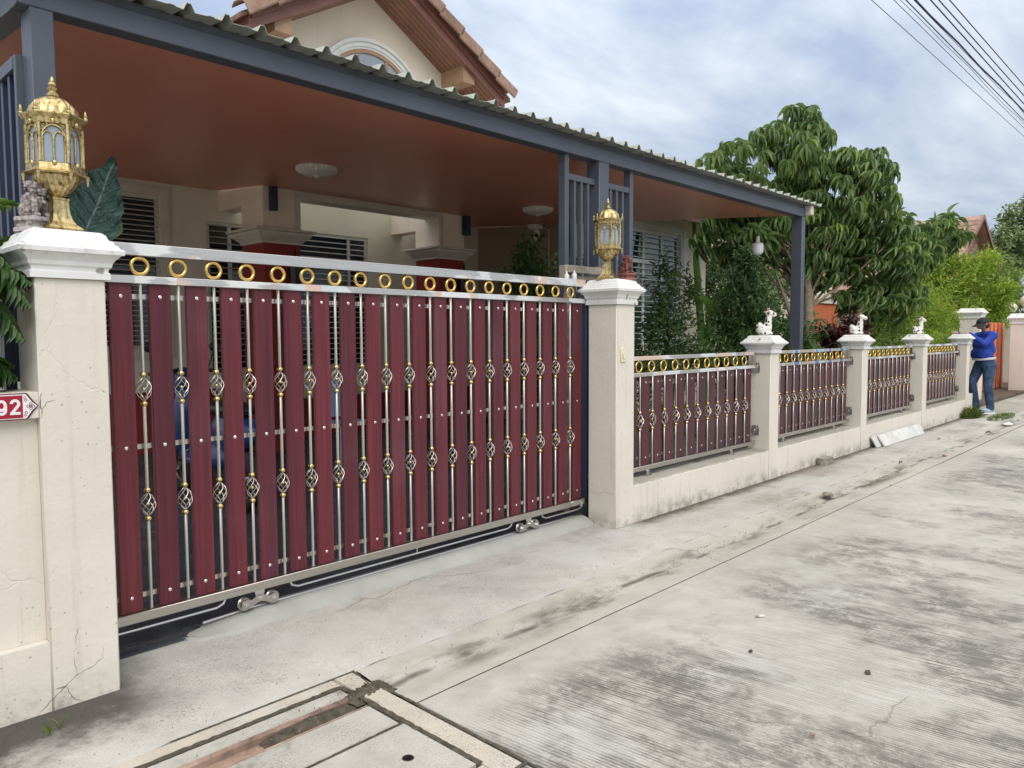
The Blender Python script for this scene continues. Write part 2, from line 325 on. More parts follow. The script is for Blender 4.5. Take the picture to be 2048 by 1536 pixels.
MAT['ball'] = gold('satin_brass_ball', (0.74, 0.56, 0.25), 0.22, 0.85)
def lantern_gold():
    b = NB('antique_gold_casting'); P = b.objc()
    n = b.noise(60, 5, 0.7, P); n2 = b.noise(90, 3, 0.6, b.map(P, (1, 1, 0.12)))
    g = b.N('ShaderNodeNewGeometry')
    c = b.ramp(b.ma('ADD', b.ma('MULTIPLY', n, 0.5), b.ma('MULTIPLY', n2, 0.5)), [(0.36, (0.09, 0.062, 0.024)), (0.47, (0.46, 0.355, 0.16)), (0.66, (0.80, 0.67, 0.38))])
    return b.bsdf(c, 0.36, 0.9, b.bump(n2, 0.2, 0.002))
MAT['lantern'] = lantern_gold()
MAT['screw'] = simple('screw_steel', (0.78, 0.70, 0.70), 0.25, 0.85, var=0.05)
MAT['bluegrey'] = simple('blue_grey_steel_paint', (0.074, 0.086, 0.114), 0.42, var=0.10, vs_=2.5, bs=0.05, bsc=90, spec=0.5)
MAT['navy'] = simple('navy_and_shaded_steel_paint', (0.018, 0.026, 0.06), 0.4, var=0.1)  # also stands in for shaded blue-grey paint on the side screen bars
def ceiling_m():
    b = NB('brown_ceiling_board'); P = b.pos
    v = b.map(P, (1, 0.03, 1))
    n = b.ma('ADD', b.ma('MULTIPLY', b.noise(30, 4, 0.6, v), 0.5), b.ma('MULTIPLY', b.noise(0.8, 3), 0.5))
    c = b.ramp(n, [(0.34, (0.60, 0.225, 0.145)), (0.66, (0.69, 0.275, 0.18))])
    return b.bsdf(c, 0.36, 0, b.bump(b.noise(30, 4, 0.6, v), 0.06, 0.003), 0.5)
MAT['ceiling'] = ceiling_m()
MAT['sheet'] = simple('grey_green_roof_sheet', (0.40, 0.42, 0.36), 0.45, 0.25, var=0.12, vs_=3, bs=0.05)
def terra():
    b = NB('terracotta_roof_tile'); r = b.rnd()
    n = b.ma('ADD', b.ma('MULTIPLY', b.noise(7, 5, 0.7), 0.75), b.ma('MULTIPLY', r, 0.25))
    c = b.ramp(n, [(0.30, (0.19, 0.12, 0.095)), (0.52, (0.31, 0.20, 0.155)), (0.72, (0.42, 0.29, 0.23))])
    return b.bsdf(c, 0.8, 0, b.bump(b.noise(60, 4), 0.3, 0.004), 0.25)
MAT['terra'] = terra()
MAT['fascia'] = simple('maroon_brown_fascia', (0.235, 0.105, 0.085), 0.5, var=0.12, vs_=3)
MAT['soffit'] = simple('brown_soffit_plank', (0.29, 0.135, 0.095), 0.55, var=0.14, vs_=4)
MAT['tan_beam'] = simple('tan_eave_beam', (0.43, 0.27, 0.175), 0.6, var=0.1)
MAT['white_frame'] = simple('white_window_frame', (0.78, 0.79, 0.77), 0.4, var=0.05)
MAT['white_bar'] = simple('white_security_bar', (0.74, 0.75, 0.74), 0.4, var=0.06)
MAT['beige_bar'] = simple('beige_security_bar', (0.50, 0.47, 0.40), 0.45, var=0.06)
b = NB('dark_window_glass'); MAT['glass'] = b.bsdf((0.012, 0.022, 0.032), 0.04, 0, b.bump(b.noise(0.9, 2), 0.02, 0.05), 0.55)
b = NB('green_tinted_glass'); MAT['glass_green'] = b.bsdf((0.02, 0.055, 0.05), 0.03, 0, b.bump(b.noise(0.8, 2), 0.03, 0.05), 0.9)
b = NB('lantern_glass'); MAT['lglass'] = b.bsdf((0.55, 0.63, 0.72), 0.08, 0, None, 0.6, trans=0.25, alpha=0.62)
MAT['plaster_lamp'] = simple('cream_plaster_lamp', (0.66, 0.63, 0.57), 0.6, var=0.06)
MAT['white_plastic'] = simple('white_plastic', (0.78, 0.78, 0.76), 0.35, var=0.03)
b = NB('milk_bulb'); MAT['bulb'] = b.bsdf((0.86, 0.88, 0.92), 0.25, 0, None, 0.5, emit=(0.9, 0.95, 1), estr=0.0)
MAT['black'] = simple('black_plastic', (0.015, 0.015, 0.017), 0.4, var=0.2)
MAT['rubber'] = simple('tyre_rubber', (0.02, 0.02, 0.02), 0.8, var=0.2)
MAT['globe'] = simple('cream_globe_glass', (0.62, 0.56, 0.42), 0.3, var=0.06)
MAT['orange'] = simple('orange_gate_paint', (0.62, 0.17, 0.07), 0.5, var=0.12, vs_=5)
MAT['old_wood'] = simple('weathered_grey_plank', (0.36, 0.31, 0.25), 0.8, var=0.25, vs_=14, bs=0.4, bsc=50)
MAT['white_board'] = simple('weathered_white_board', (0.60, 0.60, 0.57), 0.7, var=0.14, vs_=7, bs=0.2, bsc=40)
MAT['stone'] = simple('weathered_grey_stone', (0.27, 0.245, 0.20), 0.9, var=0.35, vs_=18, bs=0.7, bsc=60)
MAT['scooter_blue'] = simple('scooter_blue_paint', (0.012, 0.04, 0.16), 0.3, var=0.06, coat=0.5)
MAT['bell'] = simple('ivory_bell_plastic', (0.70, 0.64, 0.48), 0.45, var=0.05)
MAT['chair_blue'] = simple('pale_blue_plastic', (0.32, 0.45, 0.62), 0.4, var=0.05)
def lion_m(name, lo, mid, hi):
    b = NB(name); P = b.objc(); n = b.noise(55, 5, 0.7, P)
    g = b.N('ShaderNodeNewGeometry')
    k = b.ma('ADD', b.ma('MULTIPLY', n, 0.5), b.ma('MULTIPLY', g.outputs['Pointiness'], 0.5))  # creases darker, ridges paler: shade and highlights put into the stone colour
    c = b.ramp(k, [(0.43, lo), (0.50, mid), (0.57, hi)])
    return b.bsdf(c, 0.7, 0, b.bump(n, 0.35, 0.003), 0.3)
MAT['lion_grey'] = lion_m('weathered_grey_stone_lion', (0.045, 0.035, 0.032), (0.21, 0.17, 0.16), (0.46, 0.42, 0.41))
MAT['lion_red'] = lion_m('red_brown_stone_lion', (0.04, 0.015, 0.013), (0.15, 0.055, 0.045), (0.30, 0.12, 0.10))
def giraffe_m():
    b = NB('spotted_ceramic'); P = b.objc(); r = b.rnd()
    v = b.vadd(P, b.com(b.ma('MULTIPLY', r, 3.0), b.ma('MULTIPLY', r, 1.7), 0))
    s = b.rng(b.vor(26, 'F1', v, 0.7), 0.36, 0.31)
    c = b.mix(s, (0.76, 0.73, 0.68), (0.02, 0.022, 0.025))
    x, y, z = b.sepx(P)
    c = b.mix(b.ma('MULTIPLY', b.rng(b.noise(30, 4, 0.6, P), 0.58, 0.68), 0.5), c, (0.36, 0.30, 0.25))
    return b.bsdf(c, 0.22, 0, None, 0.5)
MAT['giraffe'] = giraffe_m()
MAT['giraffe_white'] = simple('white_ceramic', (0.76, 0.72, 0.66), 0.25, var=0.08, vs_=30)
MAT['giraffe_pink'] = simple('pinkish_ceramic', (0.60, 0.34, 0.28), 0.3, var=0.1, vs_=30)
def leaf_m(name, dark, mid, lite, rough=0.42, transl=0.28, spec=0.45, tip=None):
    b = NB(name); r = b.island(); o = b.rnd()
    k = b.ma('ADD', b.ma('MULTIPLY', r, 0.50), b.ma('ADD', b.ma('MULTIPLY', b.ma('SUBTRACT', b.noise(2.8, 3), 0.16), 0.85), b.ma('MULTIPLY', o, 0.04)))
    st = [(0.22, dark), (0.52, mid), (0.80, lite)]
    if tip: st.append((0.93, tip))
    c = b.ramp(k, st)
    return b.bsdf(c, rough, 0, b.bump(b.noise(45, 2), 0.15, 0.003), spec, transl=transl)
MAT['mango'] = leaf_m('mango_leaf', (0.065, 0.13, 0.048), (0.135, 0.225, 0.075), (0.26, 0.36, 0.105), 0.38, 0.40, 0.5)
MAT['mango_young'] = leaf_m('young_mango_leaf', (0.10, 0.17, 0.03), (0.17, 0.25, 0.04), (0.28, 0.32, 0.06), 0.4, 0.3)
MAT['shrub'] = leaf_m('glossy_shrub_leaf', (0.045, 0.10, 0.044), (0.095, 0.185, 0.068), (0.20, 0.31, 0.105), 0.38, 0.34)
MAT['shrub2'] = leaf_m('narrow_shrub_leaf', (0.045, 0.10, 0.042), (0.095, 0.175, 0.062), (0.20, 0.30, 0.105), 0.45, 0.32)
MAT['palm'] = leaf_m('palm_leaflet', (0.045, 0.115, 0.022), (0.11, 0.22, 0.038), (0.24, 0.36, 0.07), 0.4, 0.3)
MAT['palm_dark'] = leaf_m('dark_palm_leaflet', (0.022, 0.058, 0.016), (0.045, 0.105, 0.026), (0.085, 0.17, 0.04), 0.4, 0.2)
MAT['fern'] = leaf_m('fern_leaflet', (0.035, 0.09, 0.022), (0.075, 0.165, 0.035), (0.15, 0.26, 0.06), 0.5, 0.3)
MAT['purple'] = leaf_m('purple_leaf', (0.020, 0.006, 0.010), (0.055, 0.012, 0.02), (0.12, 0.022, 0.03), 0.35, 0.2)
MAT['lime'] = leaf_m('lime_hedge_leaf', (0.09, 0.19, 0.030), (0.22, 0.36, 0.045), (0.44, 0.53, 0.07), 0.5, 0.42, tip=(0.56, 0.50, 0.08))
MAT['midgreen'] = leaf_m('mid_green_leaf', (0.075, 0.145, 0.035), (0.16, 0.26, 0.055), (0.28, 0.38, 0.08), 0.5, 0.3)
MAT['fartree'] = leaf_m('far_tree_leaf', (0.08, 0.13, 0.05), (0.16, 0.23, 0.085), (0.26, 0.33, 0.13), 0.6, 0.25)
MAT['banana'] = leaf_m('banana_leaf', (0.08, 0.20, 0.035), (0.15, 0.31, 0.05), (0.24, 0.42, 0.08), 0.35, 0.4)
MAT['grass'] = leaf_m('grass_blade', (0.05, 0.10, 0.018), (0.12, 0.19, 0.035), (0.24, 0.27, 0.07), 0.6, 0.3)
MAT['dry'] = leaf_m('dry_leaf', (0.10, 0.06, 0.03), (0.19, 0.12, 0.06), (0.30, 0.21, 0.11), 0.8, 0.1)
def aloc_m():
    b = NB('veined_blue_green_leaf'); P = b.objc(); x, y, z = b.sepx(P); ay = b.ma('ABSOLUTE', y)
    wob = b.ma('MULTIPLY', b.ma('SUBTRACT', b.noise(7, 3, 0.6, P), 0.5), 0.10)
    k = b.ma('ADD', b.ma('SUBTRACT', x, b.ma('MULTIPLY', ay, 0.55)), wob)
    ph = b.ma('ABSOLUTE', b.ma('SINE', b.ma('MULTIPLY', k, 26.0)))
    vein = b.ma('MAXIMUM', b.rng(ph, 0.16, 0.02), b.rng(ay, 0.022, 0.008))
    fine = b.rng(b.vor(20, 'DISTANCE_TO_EDGE', b.map(P, (0.6, 1.6, 1))), 0.07, 0.0)
    c = b.ramp(b.noise(5, 4, 0.6, P), [(0.3, (0.024, 0.062, 0.050)), (0.7, (0.055, 0.115, 0.095))])
    c = b.mix(b.ma('MULTIPLY', fine, 0.35), c, (0.08, 0.14, 0.12)); c = b.mix(b.ma('MULTIPLY', vein, 0.75), c, (0.21, 0.30, 0.26))
    c = b.mix(b.rng(ay, 0.44, 0.5), c, (0.10, 0.17, 0.06))
    h = b.ma('ADD', b.ma('MULTIPLY', ph, 0.7), b.ma('MULTIPLY', b.noise(16, 3, 0.6, P), 0.8))
    return b.bsdf(c, 0.40, 0, b.bump(h, 0.7, 0.03), 0.4, transl=0.12)
MAT['aloc'] = aloc_m()
def bark(name, col):
    b = NB(name); P = b.pos
    n = b.noise(14, 5, 0.7, b.map(P, (1, 1, 2.5)))
    c = b.ramp(n, [(0.3, tuple(k*0.5 for k in col)), (0.7, col)])
    return b.bsdf(c, 0.85, 0, b.bump(n, 0.6, 0.01), 0.2)
MAT['bark'] = bark('grey_brown_bark', (0.34, 0.28, 0.20))
MAT['stem'] = bark('green_stem', (0.14, 0.15, 0.06))
MAT['skin'] = simple('skin', (0.36, 0.20, 0.13), 0.55, var=0.06)
MAT['shirt'] = simple('royal_blue_cloth', (0.012, 0.050, 0.36), 0.8, var=0.34, vs_=14, bs=1.0, bsc=16)
MAT['hem'] = simple('pale_grey_cloth', (0.55, 0.56, 0.58), 0.85, var=0.08)
MAT['jeans'] = simple('faded_denim', (0.045, 0.085, 0.165), 0.85, var=0.45, vs_=10, bs=0.5, bsc=26)
MAT['hair'] = simple('black_cap_cloth', (0.012, 0.011, 0.012), 0.7, var=0.2)
MAT['shoe'] = simple('pale_blue_canvas', (0.35, 0.50, 0.60), 0.7, var=0.15, vs_=20)
MAT['sole'] = simple('white_rubber_sole', (0.72, 0.72, 0.70), 0.6, var=0.05)
MAT['sign_red'] = simple('enamel_red', (0.33, 0.008, 0.03), 0.3, var=0.06)
MAT['sign_white'] = simple('enamel_white', (0.80, 0.76, 0.78), 0.35, var=0.04)
MAT['sign_dark'] = simple('enamel_maroon', (0.10, 0.005, 0.02), 0.35, var=0.05)
MAT['wire'] = simple('cable_sheath', (0.02, 0.02, 0.025), 0.6, var=0.1)
MAT['paper'] = simple('white_litter', (0.75, 0.75, 0.74), 0.6, var=0.05)
MAT['foil'] = simple('cigarette_paper', (0.72, 0.68, 0.60), 0.8, var=0.05)

# ------------------------------------------------------------------ mesh helpers
class MB:
    def __init__(s): s.v = []; s.f = []
    def add(s, v, f):
        n = len(s.v); s.v += [tuple(p) for p in v]; s.f += [tuple(i+n for i in q) for q in f]; return s
    def box(s, x0, x1, y0, y1, z0, z1, c=0.0):
        if c <= 0:
            v = [(x, y, z) for z in (z0, z1) for y in (y0, y1) for x in (x0, x1)]
            return s.add(v, [(0, 2, 3, 1), (4, 5, 7, 6), (0, 1, 5, 4), (2, 6, 7, 3), (0, 4, 6, 2), (1, 3, 7, 5)])
        bm = bmesh.new(); bmesh.ops.create_cube(bm, size=1)
        for q in bm.verts: q.co = Vector(((x0+x1)/2+q.co.x*(x1-x0), (y0+y1)/2+q.co.y*(y1-y0), (z0+z1)/2+q.co.z*(z1-z0)))
        bmesh.ops.bevel(bm, geom=bm.edges[:], offset=c, segments=1, affect='EDGES')
        return s.frombm(bm)
    def frombm(s, bm):
        bm.verts.index_update(); s.add([q.co[:] for q in bm.verts], [[q.index for q in f.verts] for f in bm.faces]); bm.free(); return s
    def prism(s, poly, axis, a0, a1):
        # poly in the plane of the two other axes, in order (x:(y,z)) (y:(x,z)) (z:(x,y))
        n = len(poly); v = []
        for a in (a0, a1):
            for p, q in poly: v.append({'x': (a, p, q), 'y': (p, a, q), 'z': (p, q, a)}[axis])
        f = [tuple(range(n)), tuple(range(2*n-1, n-1, -1))]
        f += [(i, n+i, n+(i+1) % n, (i+1) % n) for i in range(n)]
        s.add(v, f); return s
    def lathe(s, prof, n=16, c=(0, 0, 0), ph=0.0, sx=1.0, sy=1.0, caps=True, lobes=0, amp=0.0):
        v = []
        for r, z in prof:
            for i in range(n):
                a = ph+2*PI*i/n; k = r*(1+amp*math.cos(lobes*a)) if lobes else r
                v.append((c[0]+k*math.cos(a)*sx, c[1]+k*math.sin(a)*sy, c[2]+z))
        f = []
        for j in range(len(prof)-1):
            for i in range(n): f.append((j*n+i, j*n+(i+1) % n, (j+1)*n+(i+1) % n, (j+1)*n+i))
        if caps: f += [tuple(range(n-1, -1, -1)), tuple((len(prof)-1)*n+i for i in range(n))]
        return s.add(v, f)
    def square(s, prof, cx, cy, z=0.0, kx=1.0):  # stacked square rings: (half width, z)
        return s.lathe([(r*math.sqrt(2), q) for r, q in prof], 4, (cx, cy, z), PI/4)
    def tube(s, path, r, n=6, closed=False):
        P = [Vector(p) for p in path]; m = len(P); rr = r if isinstance(r, (list, tuple)) else [r]*m
        v = []; up = None
        for i in range(m):
            t = (P[(i+1) % m]-P[i-1]) if closed else (P[min(i+1, m-1)]-P[max(i-1, 0)])
            if t.length < 1e-9: t = Vector((0, 0, 1))
            t.normalize()
            if up is None: up = Vector((0, 0, 1)) if abs(t.z) < 0.9 else Vector((1, 0, 0))
            a = t.cross(up)
            if a.length < 1e-6: a = t.orthogonal()
            a.normalize(); bq = a.cross(t); up = bq
            for k in range(n):
                an = 2*PI*k/n; v.append(P[i]+(a*math.cos(an)+bq*math.sin(an))*rr[i])
        f = []
        for i in range(m if closed else m-1):
            j = (i+1) % m
            for k in range(n): f.append((i*n+k, i*n+(k+1) % n, j*n+(k+1) % n, j*n+k))
        if not closed: f += [tuple(range(n-1, -1, -1)), tuple((m-1)*n+k for k in range(n))]
        return s.add(v, f)
    def ball(s, c, r, nu=12, nv=8, R=None):
        r = (r, r, r) if isinstance(r, (int, float)) else r; v = []; f = []
        R = R or Matrix.Identity(3)
        for j in range(1, nv):
            t = PI*j/nv
            for i in range(nu):
                a = 2*PI*i/nu; v.append(Vector(c)+R @ Vector((r[0]*math.sin(t)*math.cos(a), r[1]*math.sin(t)*math.sin(a), r[2]*math.cos(t))))
        v += [Vector(c)+R @ Vector((0, 0, r[2])), Vector(c)-R @ Vector((0, 0, r[2]))]
        T = len(v)-2; B = T+1
        for j in range(nv-2):
            for i in range(nu): f.append((j*nu+i, (j+1)*nu+i, (j+1)*nu+(i+1) % nu, j*nu+(i+1) % nu))
        for i in range(nu): f += [(T, i, (i+1) % nu), (B, (nv-2)*nu+(i+1) % nu, (nv-2)*nu+i)]
        return s.add(v, f)
    def torus(s, c, R, r, axis='y', nu=24, nv=8):
        v = []; f = []
        for i in range(nu):
            a = 2*PI*i/nu
            for j in range(nv):
                q = 2*PI*j/nv; k = R+r*math.cos(q); p = (k*math.cos(a), k*math.sin(a), r*math.sin(q))
                if axis == 'y': p = (p[0], p[2], p[1])
                elif axis == 'x': p = (p[2], p[0], p[1])
                v.append((c[0]+p[0], c[1]+p[1], c[2]+p[2]))
        for i in range(nu):
            for j in range(nv): f.append((i*nv+j, ((i+1) % nu)*nv+j, ((i+1) % nu)*nv+(j+1) % nv, i*nv+(j+1) % nv))
        return s.add(v, f)
    def mesh(s, name, off=(0, 0, 0), angle=38):
        me = bpy.data.meshes.new(name)
        me.from_pydata([(p[0]-off[0], p[1]-off[1], p[2]-off[2]) for p in s.v], [], s.f)
        bm = bmesh.new(); bm.from_mesh(me); bmesh.ops.recalc_face_normals(bm, faces=bm.faces); bm.to_mesh(me); bm.free()
        me.polygons.foreach_set('use_smooth', [True]*len(me.polygons)); me.set_sharp_from_angle(angle=math.radians(angle)); me.update()
        return me
ROOT = {}
def tag(o, label=None, cat=None, group=None, kind=None):
    if label: o['label'] = label
    if cat: o['category'] = cat
    if group: o['group'] = group
    if kind: o['kind'] = kind
    return o
def thing(name, label, cat, loc, group=None):
    o = bpy.data.objects.new(name, None); COL.objects.link(o); o.location = loc; o.empty_display_size = 0.1
    ROOT[o.name] = Vector(loc); return tag(o, label, cat, group)
def link(name, me, mat, parent=None, loc=(0, 0, 0), rot=None):
    o = bpy.data.objects.new(name, me); COL.objects.link(o)
    if mat is not None and len(me.materials) == 0: me.materials.append(MAT[mat] if isinstance(mat, str) else mat)
    o.location = loc
    if rot is not None: o.rotation_euler = rot
    if parent is not None:
        o.parent = parent; ROOT[o.name] = ROOT[parent.name]
    return o
def obj(name, mb, mat, parent=None, angle=38, base=None):
    """geometry given in world coordinates; vertices are stored relative to the thing's base"""
    off = ROOT[parent.name] if parent is not None else Vector(base or (0, 0, 0))
    o = link(name, mb.mesh(name, off, angle), mat, parent)
    if parent is None: o.location = off; ROOT[o.name] = Vector(off)
    return o
def inst(name, me, mat, parent, at, rot=None):
    """an alike piece sharing mesh data, placed at a world point; parent must itself sit at its root's origin or be a placed piece"""
    par = parent; off = Vector((0, 0, 0)); q = parent
    while q is not None: off += Vector(q.location); q = q.parent
    return link(name, me, mat, parent, Vector(at)-off, rot)
def struct(name, mb, mat, base=(0, 0, 0)):
    o = obj(name, mb, mat, None, base=base); o['kind'] = 'structure'; return o
def copy_tree(o, parent=None):
    c = o.copy(); COL.objects.link(c)
    if parent is not None: c.parent = parent
    ROOT[c.name] = ROOT.get(o.name, Vector())
    for ch in list(o.children): copy_tree(ch, c)
    return c
def remesh(mb, voxel, smooth=4, off=(0, 0, 0), name='blob'):
    me = bpy.data.meshes.new('tmp'); me.from_pydata([(Vector(p)-Vector(off))[:] for p in mb.v], [], mb.f)
    o = bpy.data.objects.new('tmp', me); COL.objects.link(o)
    m = o.modifiers.new('r', 'REMESH'); m.mode = 'VOXEL'; m.voxel_size = voxel; m.use_smooth_shade = True
    if smooth: q = o.modifiers.new('s', 'SMOOTH'); q.iterations = smooth; q.factor = 0.5
    dg = bpy.context.evaluated_depsgraph_get(); dg.update()
    r = bpy.data.meshes.new_from_object(o.evaluated_get(dg)); r.name = name
    bpy.data.objects.remove(o); r.polygons.foreach_set('use_smooth', [True]*len(r.polygons)); return r
def capsule(mb, a, b_, ra, rb, n=12):
    a, b_ = Vector(a), Vector(b_); P = []; R = []; d = (b_-a)
    for k in range(4): t = PI/2*(1-k/3.0); P.append(a-d.normalized()*ra*math.sin(t)); R.append(max(0.0008, ra*math.cos(t)))
    for k in range(1, 4): P.append(a+d*(k/4)); R.append(ra+(rb-ra)*k/4)
    for k in range(4): t = PI/2*k/3.0; P.append(b_+d.normalized()*rb*math.sin(t)); R.append(max(0.0008, rb*math.cos(t)))
    mb.tube(P, R, n); return mb

# ---- fast leaf accumulator
def leaf_shape(n=4, bend=0.5, fold=0.12, shape=0.9, wave=0.0):
    """unit leaf along +x, width 1, two columns of quads; returns verts (k,3), quads"""
    v = []; 
    for i in range(n+1):
        t = i/n; wd = 0.5*math.sin(PI*min(1, t*0.94+0.045))**shape
        if i == n: wd = 0.02
        if i == 0: wd = 0.04
        x = math.sin(bend*t)/bend if bend else t; z = -(1-math.cos(bend*t))/bend if bend else 0
        zz_ = fold*wd*2 + wave*math.sin(t*14)
        v += [(x, -wd, z+zz_), (x, 0, z), (x, wd, z+zz_)]
    f = []
    for i in range(n): a = 3*i; f += [(a, a+3, a+4, a+1), (a+1, a+4, a+5, a+2)]
    return np.array(v, float), np.array(f, int)
class LB:
    def __init__(s): s.V = []; s.F = []; s.n = 0
    def add(s, shp, O, X, N, L, W):
        """O,X(dir),N(normal hint): (m,3) arrays; L,W: (m,)"""
        v, f = shp; O = np.atleast_2d(O); X = np.atleast_2d(X).astype(float); N = np.atleast_2d(N).astype(float); m = len(O)
        X = X/np.linalg.norm(X, axis=1, keepdims=True); Y = np.cross(N, X); ny = np.linalg.norm(Y, axis=1, keepdims=True); ny[ny < 1e-6] = 1; Y = Y/ny; Z = np.cross(X, Y)
        L = np.broadcast_to(L, (m,)); W = np.broadcast_to(W, (m,))
        p = O[:, None, :]+X[:, None, :]*(v[None, :, 0:1]*L[:, None, None])+Y[:, None, :]*(v[None, :, 1:2]*W[:, None, None])+Z[:, None, :]*(v[None, :, 2:3]*L[:, None, None])
        k = len(v); s.V.append(p.reshape(-1, 3)); s.F.append((f[None]+(np.arange(m)*k)[:, None, None]+s.n).reshape(-1, 4)); s.n += m*k
        return s
    def mesh(s, name, off=(0, 0, 0)):
        V = np.concatenate(s.V)-np.array(off)[None]; F = np.concatenate(s.F)
        me = bpy.data.meshes.new(name); me.vertices.add(len(V)); me.vertices.foreach_set('co', V.ravel().astype(np.float32))
        me.loops.add(F.size); me.loops.foreach_set('vertex_index', F.ravel().astype(np.int32))
        me.polygons.add(len(F)); me.polygons.foreach_set('loop_start', np.arange(0, F.size, 4, dtype=np.int32)); me.polygons.foreach_set('loop_total', np.full(len(F), 4, np.int32))
        me.polygons.foreach_set('use_smooth', [True]*len(F)); me.update(calc_edges=True); me.validate(); return me
def leaves(name, lb, mat, parent, stuff=True):
    o = link(name, lb.mesh(name, ROOT[parent.name]), mat, parent)
    if stuff: o['kind'] = 'stuff'
    return o
def unit(a):
    a = np.asarray(a, float); return a/np.maximum(1e-9, np.linalg.norm(a, axis=-1, keepdims=True))
def rnd_dirs(n): return unit(rng.normal(size=(n, 3)))

# ================================================================== ground
struct('ground', MB().box(-250, 400, -250, 400, -0.6, -0.10), 'ground')
def slab(x0, x1, y0, y1, z1=0.0, z0=-0.095, c=0.006): return MB().box(x0, x1, y0, y1, z0, z1, c)
road = bpy.data.objects.new('road', None); COL.objects.link(road); road['kind'] = 'structure'; ROOT['road'] = Vector((0, 0, 0))
for x0, x1, y0, y1 in ((1.764, 9.02, -5.0, -0.9495), (9.028, 17.0, -5.0, -0.950), (17.008, 26, -5, -0.950), (26.01, 60, -5, -0.950), (-7, 1.750, -5.0, -1.528), (-14, -7.01, -5, -1.0), (-14, 60, -9, -5.012)):
    obj('slab', slab(x0, x1, y0, y1), 'road', road)
obj('joint_filler', MB().box(-14, 60, -9, -0.5, -0.09, -0.034), 'joint', road)
obj('joint_filler', MB().box(1.77, 9.02, -0.952, -0.944, -0.03, -0.0045), 'gutter', road)
# gutter: shallow dish profile running along the road
def gutter(x0, x1, name):
    nx = max(2, int((x1-x0)/0.25)); ys = [-0.945, -0.90, -0.84, -0.78, -0.735, -0.69, -0.63, -0.58, -0.545]; zs = [0, -0.003, -0.010, -0.017, -0.020, -0.016, -0.009, -0.003, 0.0]
    m = MB(); v = []; f = []; k = len(ys)
    for i in range(nx+1):
        x = x0+(x1-x0)*i/nx
        for y, z in zip(ys, zs): v.append((x, y+0.012*math.sin(x*1.7)+0.006*math.sin(x*5.1) if -0.94 < y < -0.55 else y, z+0.004*math.sin(x*0.9)*(1 if -0.94 < y < -0.55 else 0)))
    for i in range(nx):
        for j in range(k-1): f.append((i*k+j, i*k+j+1, (i+1)*k+j+1, (i+1)*k+j))
    m.add(v, f)
    return struct(name, m, 'gutter')
gutter(1.764, 9.02, 'gutter'); gutter(9.028, 22, 'gutter')
# driveway apron in front of the wall and gate, edge slightly ragged along the gutter
def apron(x0, x1, y1):
    n = int((x1-x0)/0.06); top = [(x0+(x1-x0)*i/n, -0.536+0.007*math.sin(i*1.3)+random.uniform(-0.006, 0.006)) for i in range(n+1)]
    m = MB(); v = []; f = []
    for x, y in top:
        for (yy, z) in ((y, -0.09), (y, -0.004), (y+0.008, 0.0), (-0.27, 0.004), (0.0, 0.002), (y1, 0.004)): v.append((x, yy, z))
    for i in range(n):
        for j in range(5): f.append((i*6+j, i*6+j+1, (i+1)*6+j+1, (i+1)*6+j))
    return struct('driveway_apron', m.add(v, f), 'apron')
apron(-4.0, 4.38, 0.42); apron(4.381, 15.0, 0.0)
struct('side_pavement', MB().box(15.001, 40, -0.54, 6.0, -0.09, 0.001), 'ground')
# drain with concrete frame and covers, open slot with rusty angle steel
dr = thing('street_drain', 'concrete drain covers in a frame with rusty open slot, at the kerbless roadside', 'drain', (1.0, -1.0, 0.0))
m = MB().box(1.653, 1.746, -1.518, -0.545, -0.09, 0.002, 0.006).box(-3.5, 1.650, -0.618, -0.545, -0.09, 0.001, 0.006).box(-3.5, 1.650, -1.518, -1.424, -0.09, 0.001, 0.006)
obj('frame', m, 'frame', dr)
o = obj('cover', MB().box(-1.2, 1.630, -1.018, -0.826, -0.07, 0.0, 0.007), 'cover', dr)
def cover_with_hole():
    bm = bmesh.new(); cx, cy, r, n = 1.504, -1.219, 0.021, 20
    outer = [(0.55, -1.41), (1.635, -1.41), (1.635, -1.032), (0.55, -1.032)]
    ov = [bm.verts.new((x, y, 0.0)) for x, y in outer]; iv = [bm.verts.new((cx+r*math.cos(2*PI*i/n), cy+r*math.sin(2*PI*i/n), 0.0)) for i in range(n)]
    es = [bm.edges.new((ov[i], ov[(i+1) % 4])) for i in range(4)]+[bm.edges.new((iv[i], iv[(i+1) % n])) for i in range(n)]
    bmesh.ops.triangle_fill(bm, edges=es, use_beauty=True)
    for fc in [fc for fc in bm.faces if (fc.calc_center_median()-Vector((cx, cy, 0))).length < r*0.5]: bm.faces.remove(fc)
    ret = bmesh.ops.extrude_face_region(bm, geom=bm.faces[:])
    for q in ret['geom']:
        if isinstance(q, bmesh.types.BMVert): q.co.z -= 0.07
    return MB().frombm(bm)
obj('cover', cover_with_hole(), 'cover', dr)
obj('hole_sleeve', MB().lathe([(0.021, -0.05), (0.0205, 0.001), (0.0175, 0.001), (0.017, -0.05)], 20, (1.504, -1.219, 0), caps=False), 'steel_dull', dr)
obj('cover', MB().box(-1.2, 0.54, -1.41, -1.032, -0.07, 0.0, 0.007), 'cover', dr)
obj('slot_kerb', MB().box(-1.2, 1.632, -0.698, -0.630, -0.09, -0.003, 0.006), 'cover', dr)
obj('angle_steel', MB().box(-1.2, 1.628, -0.728, -0.700, -0.09, -0.006, 0.003).box(-1.2, 1.628, -0.823, -0.812, -0.09, -0.004, 0.002), 'rust', dr)
obj('slot_floor', MB().box(-1.2, 1.632, -0.812, -0.728, -0.09, -0.030), 'rust', dr)
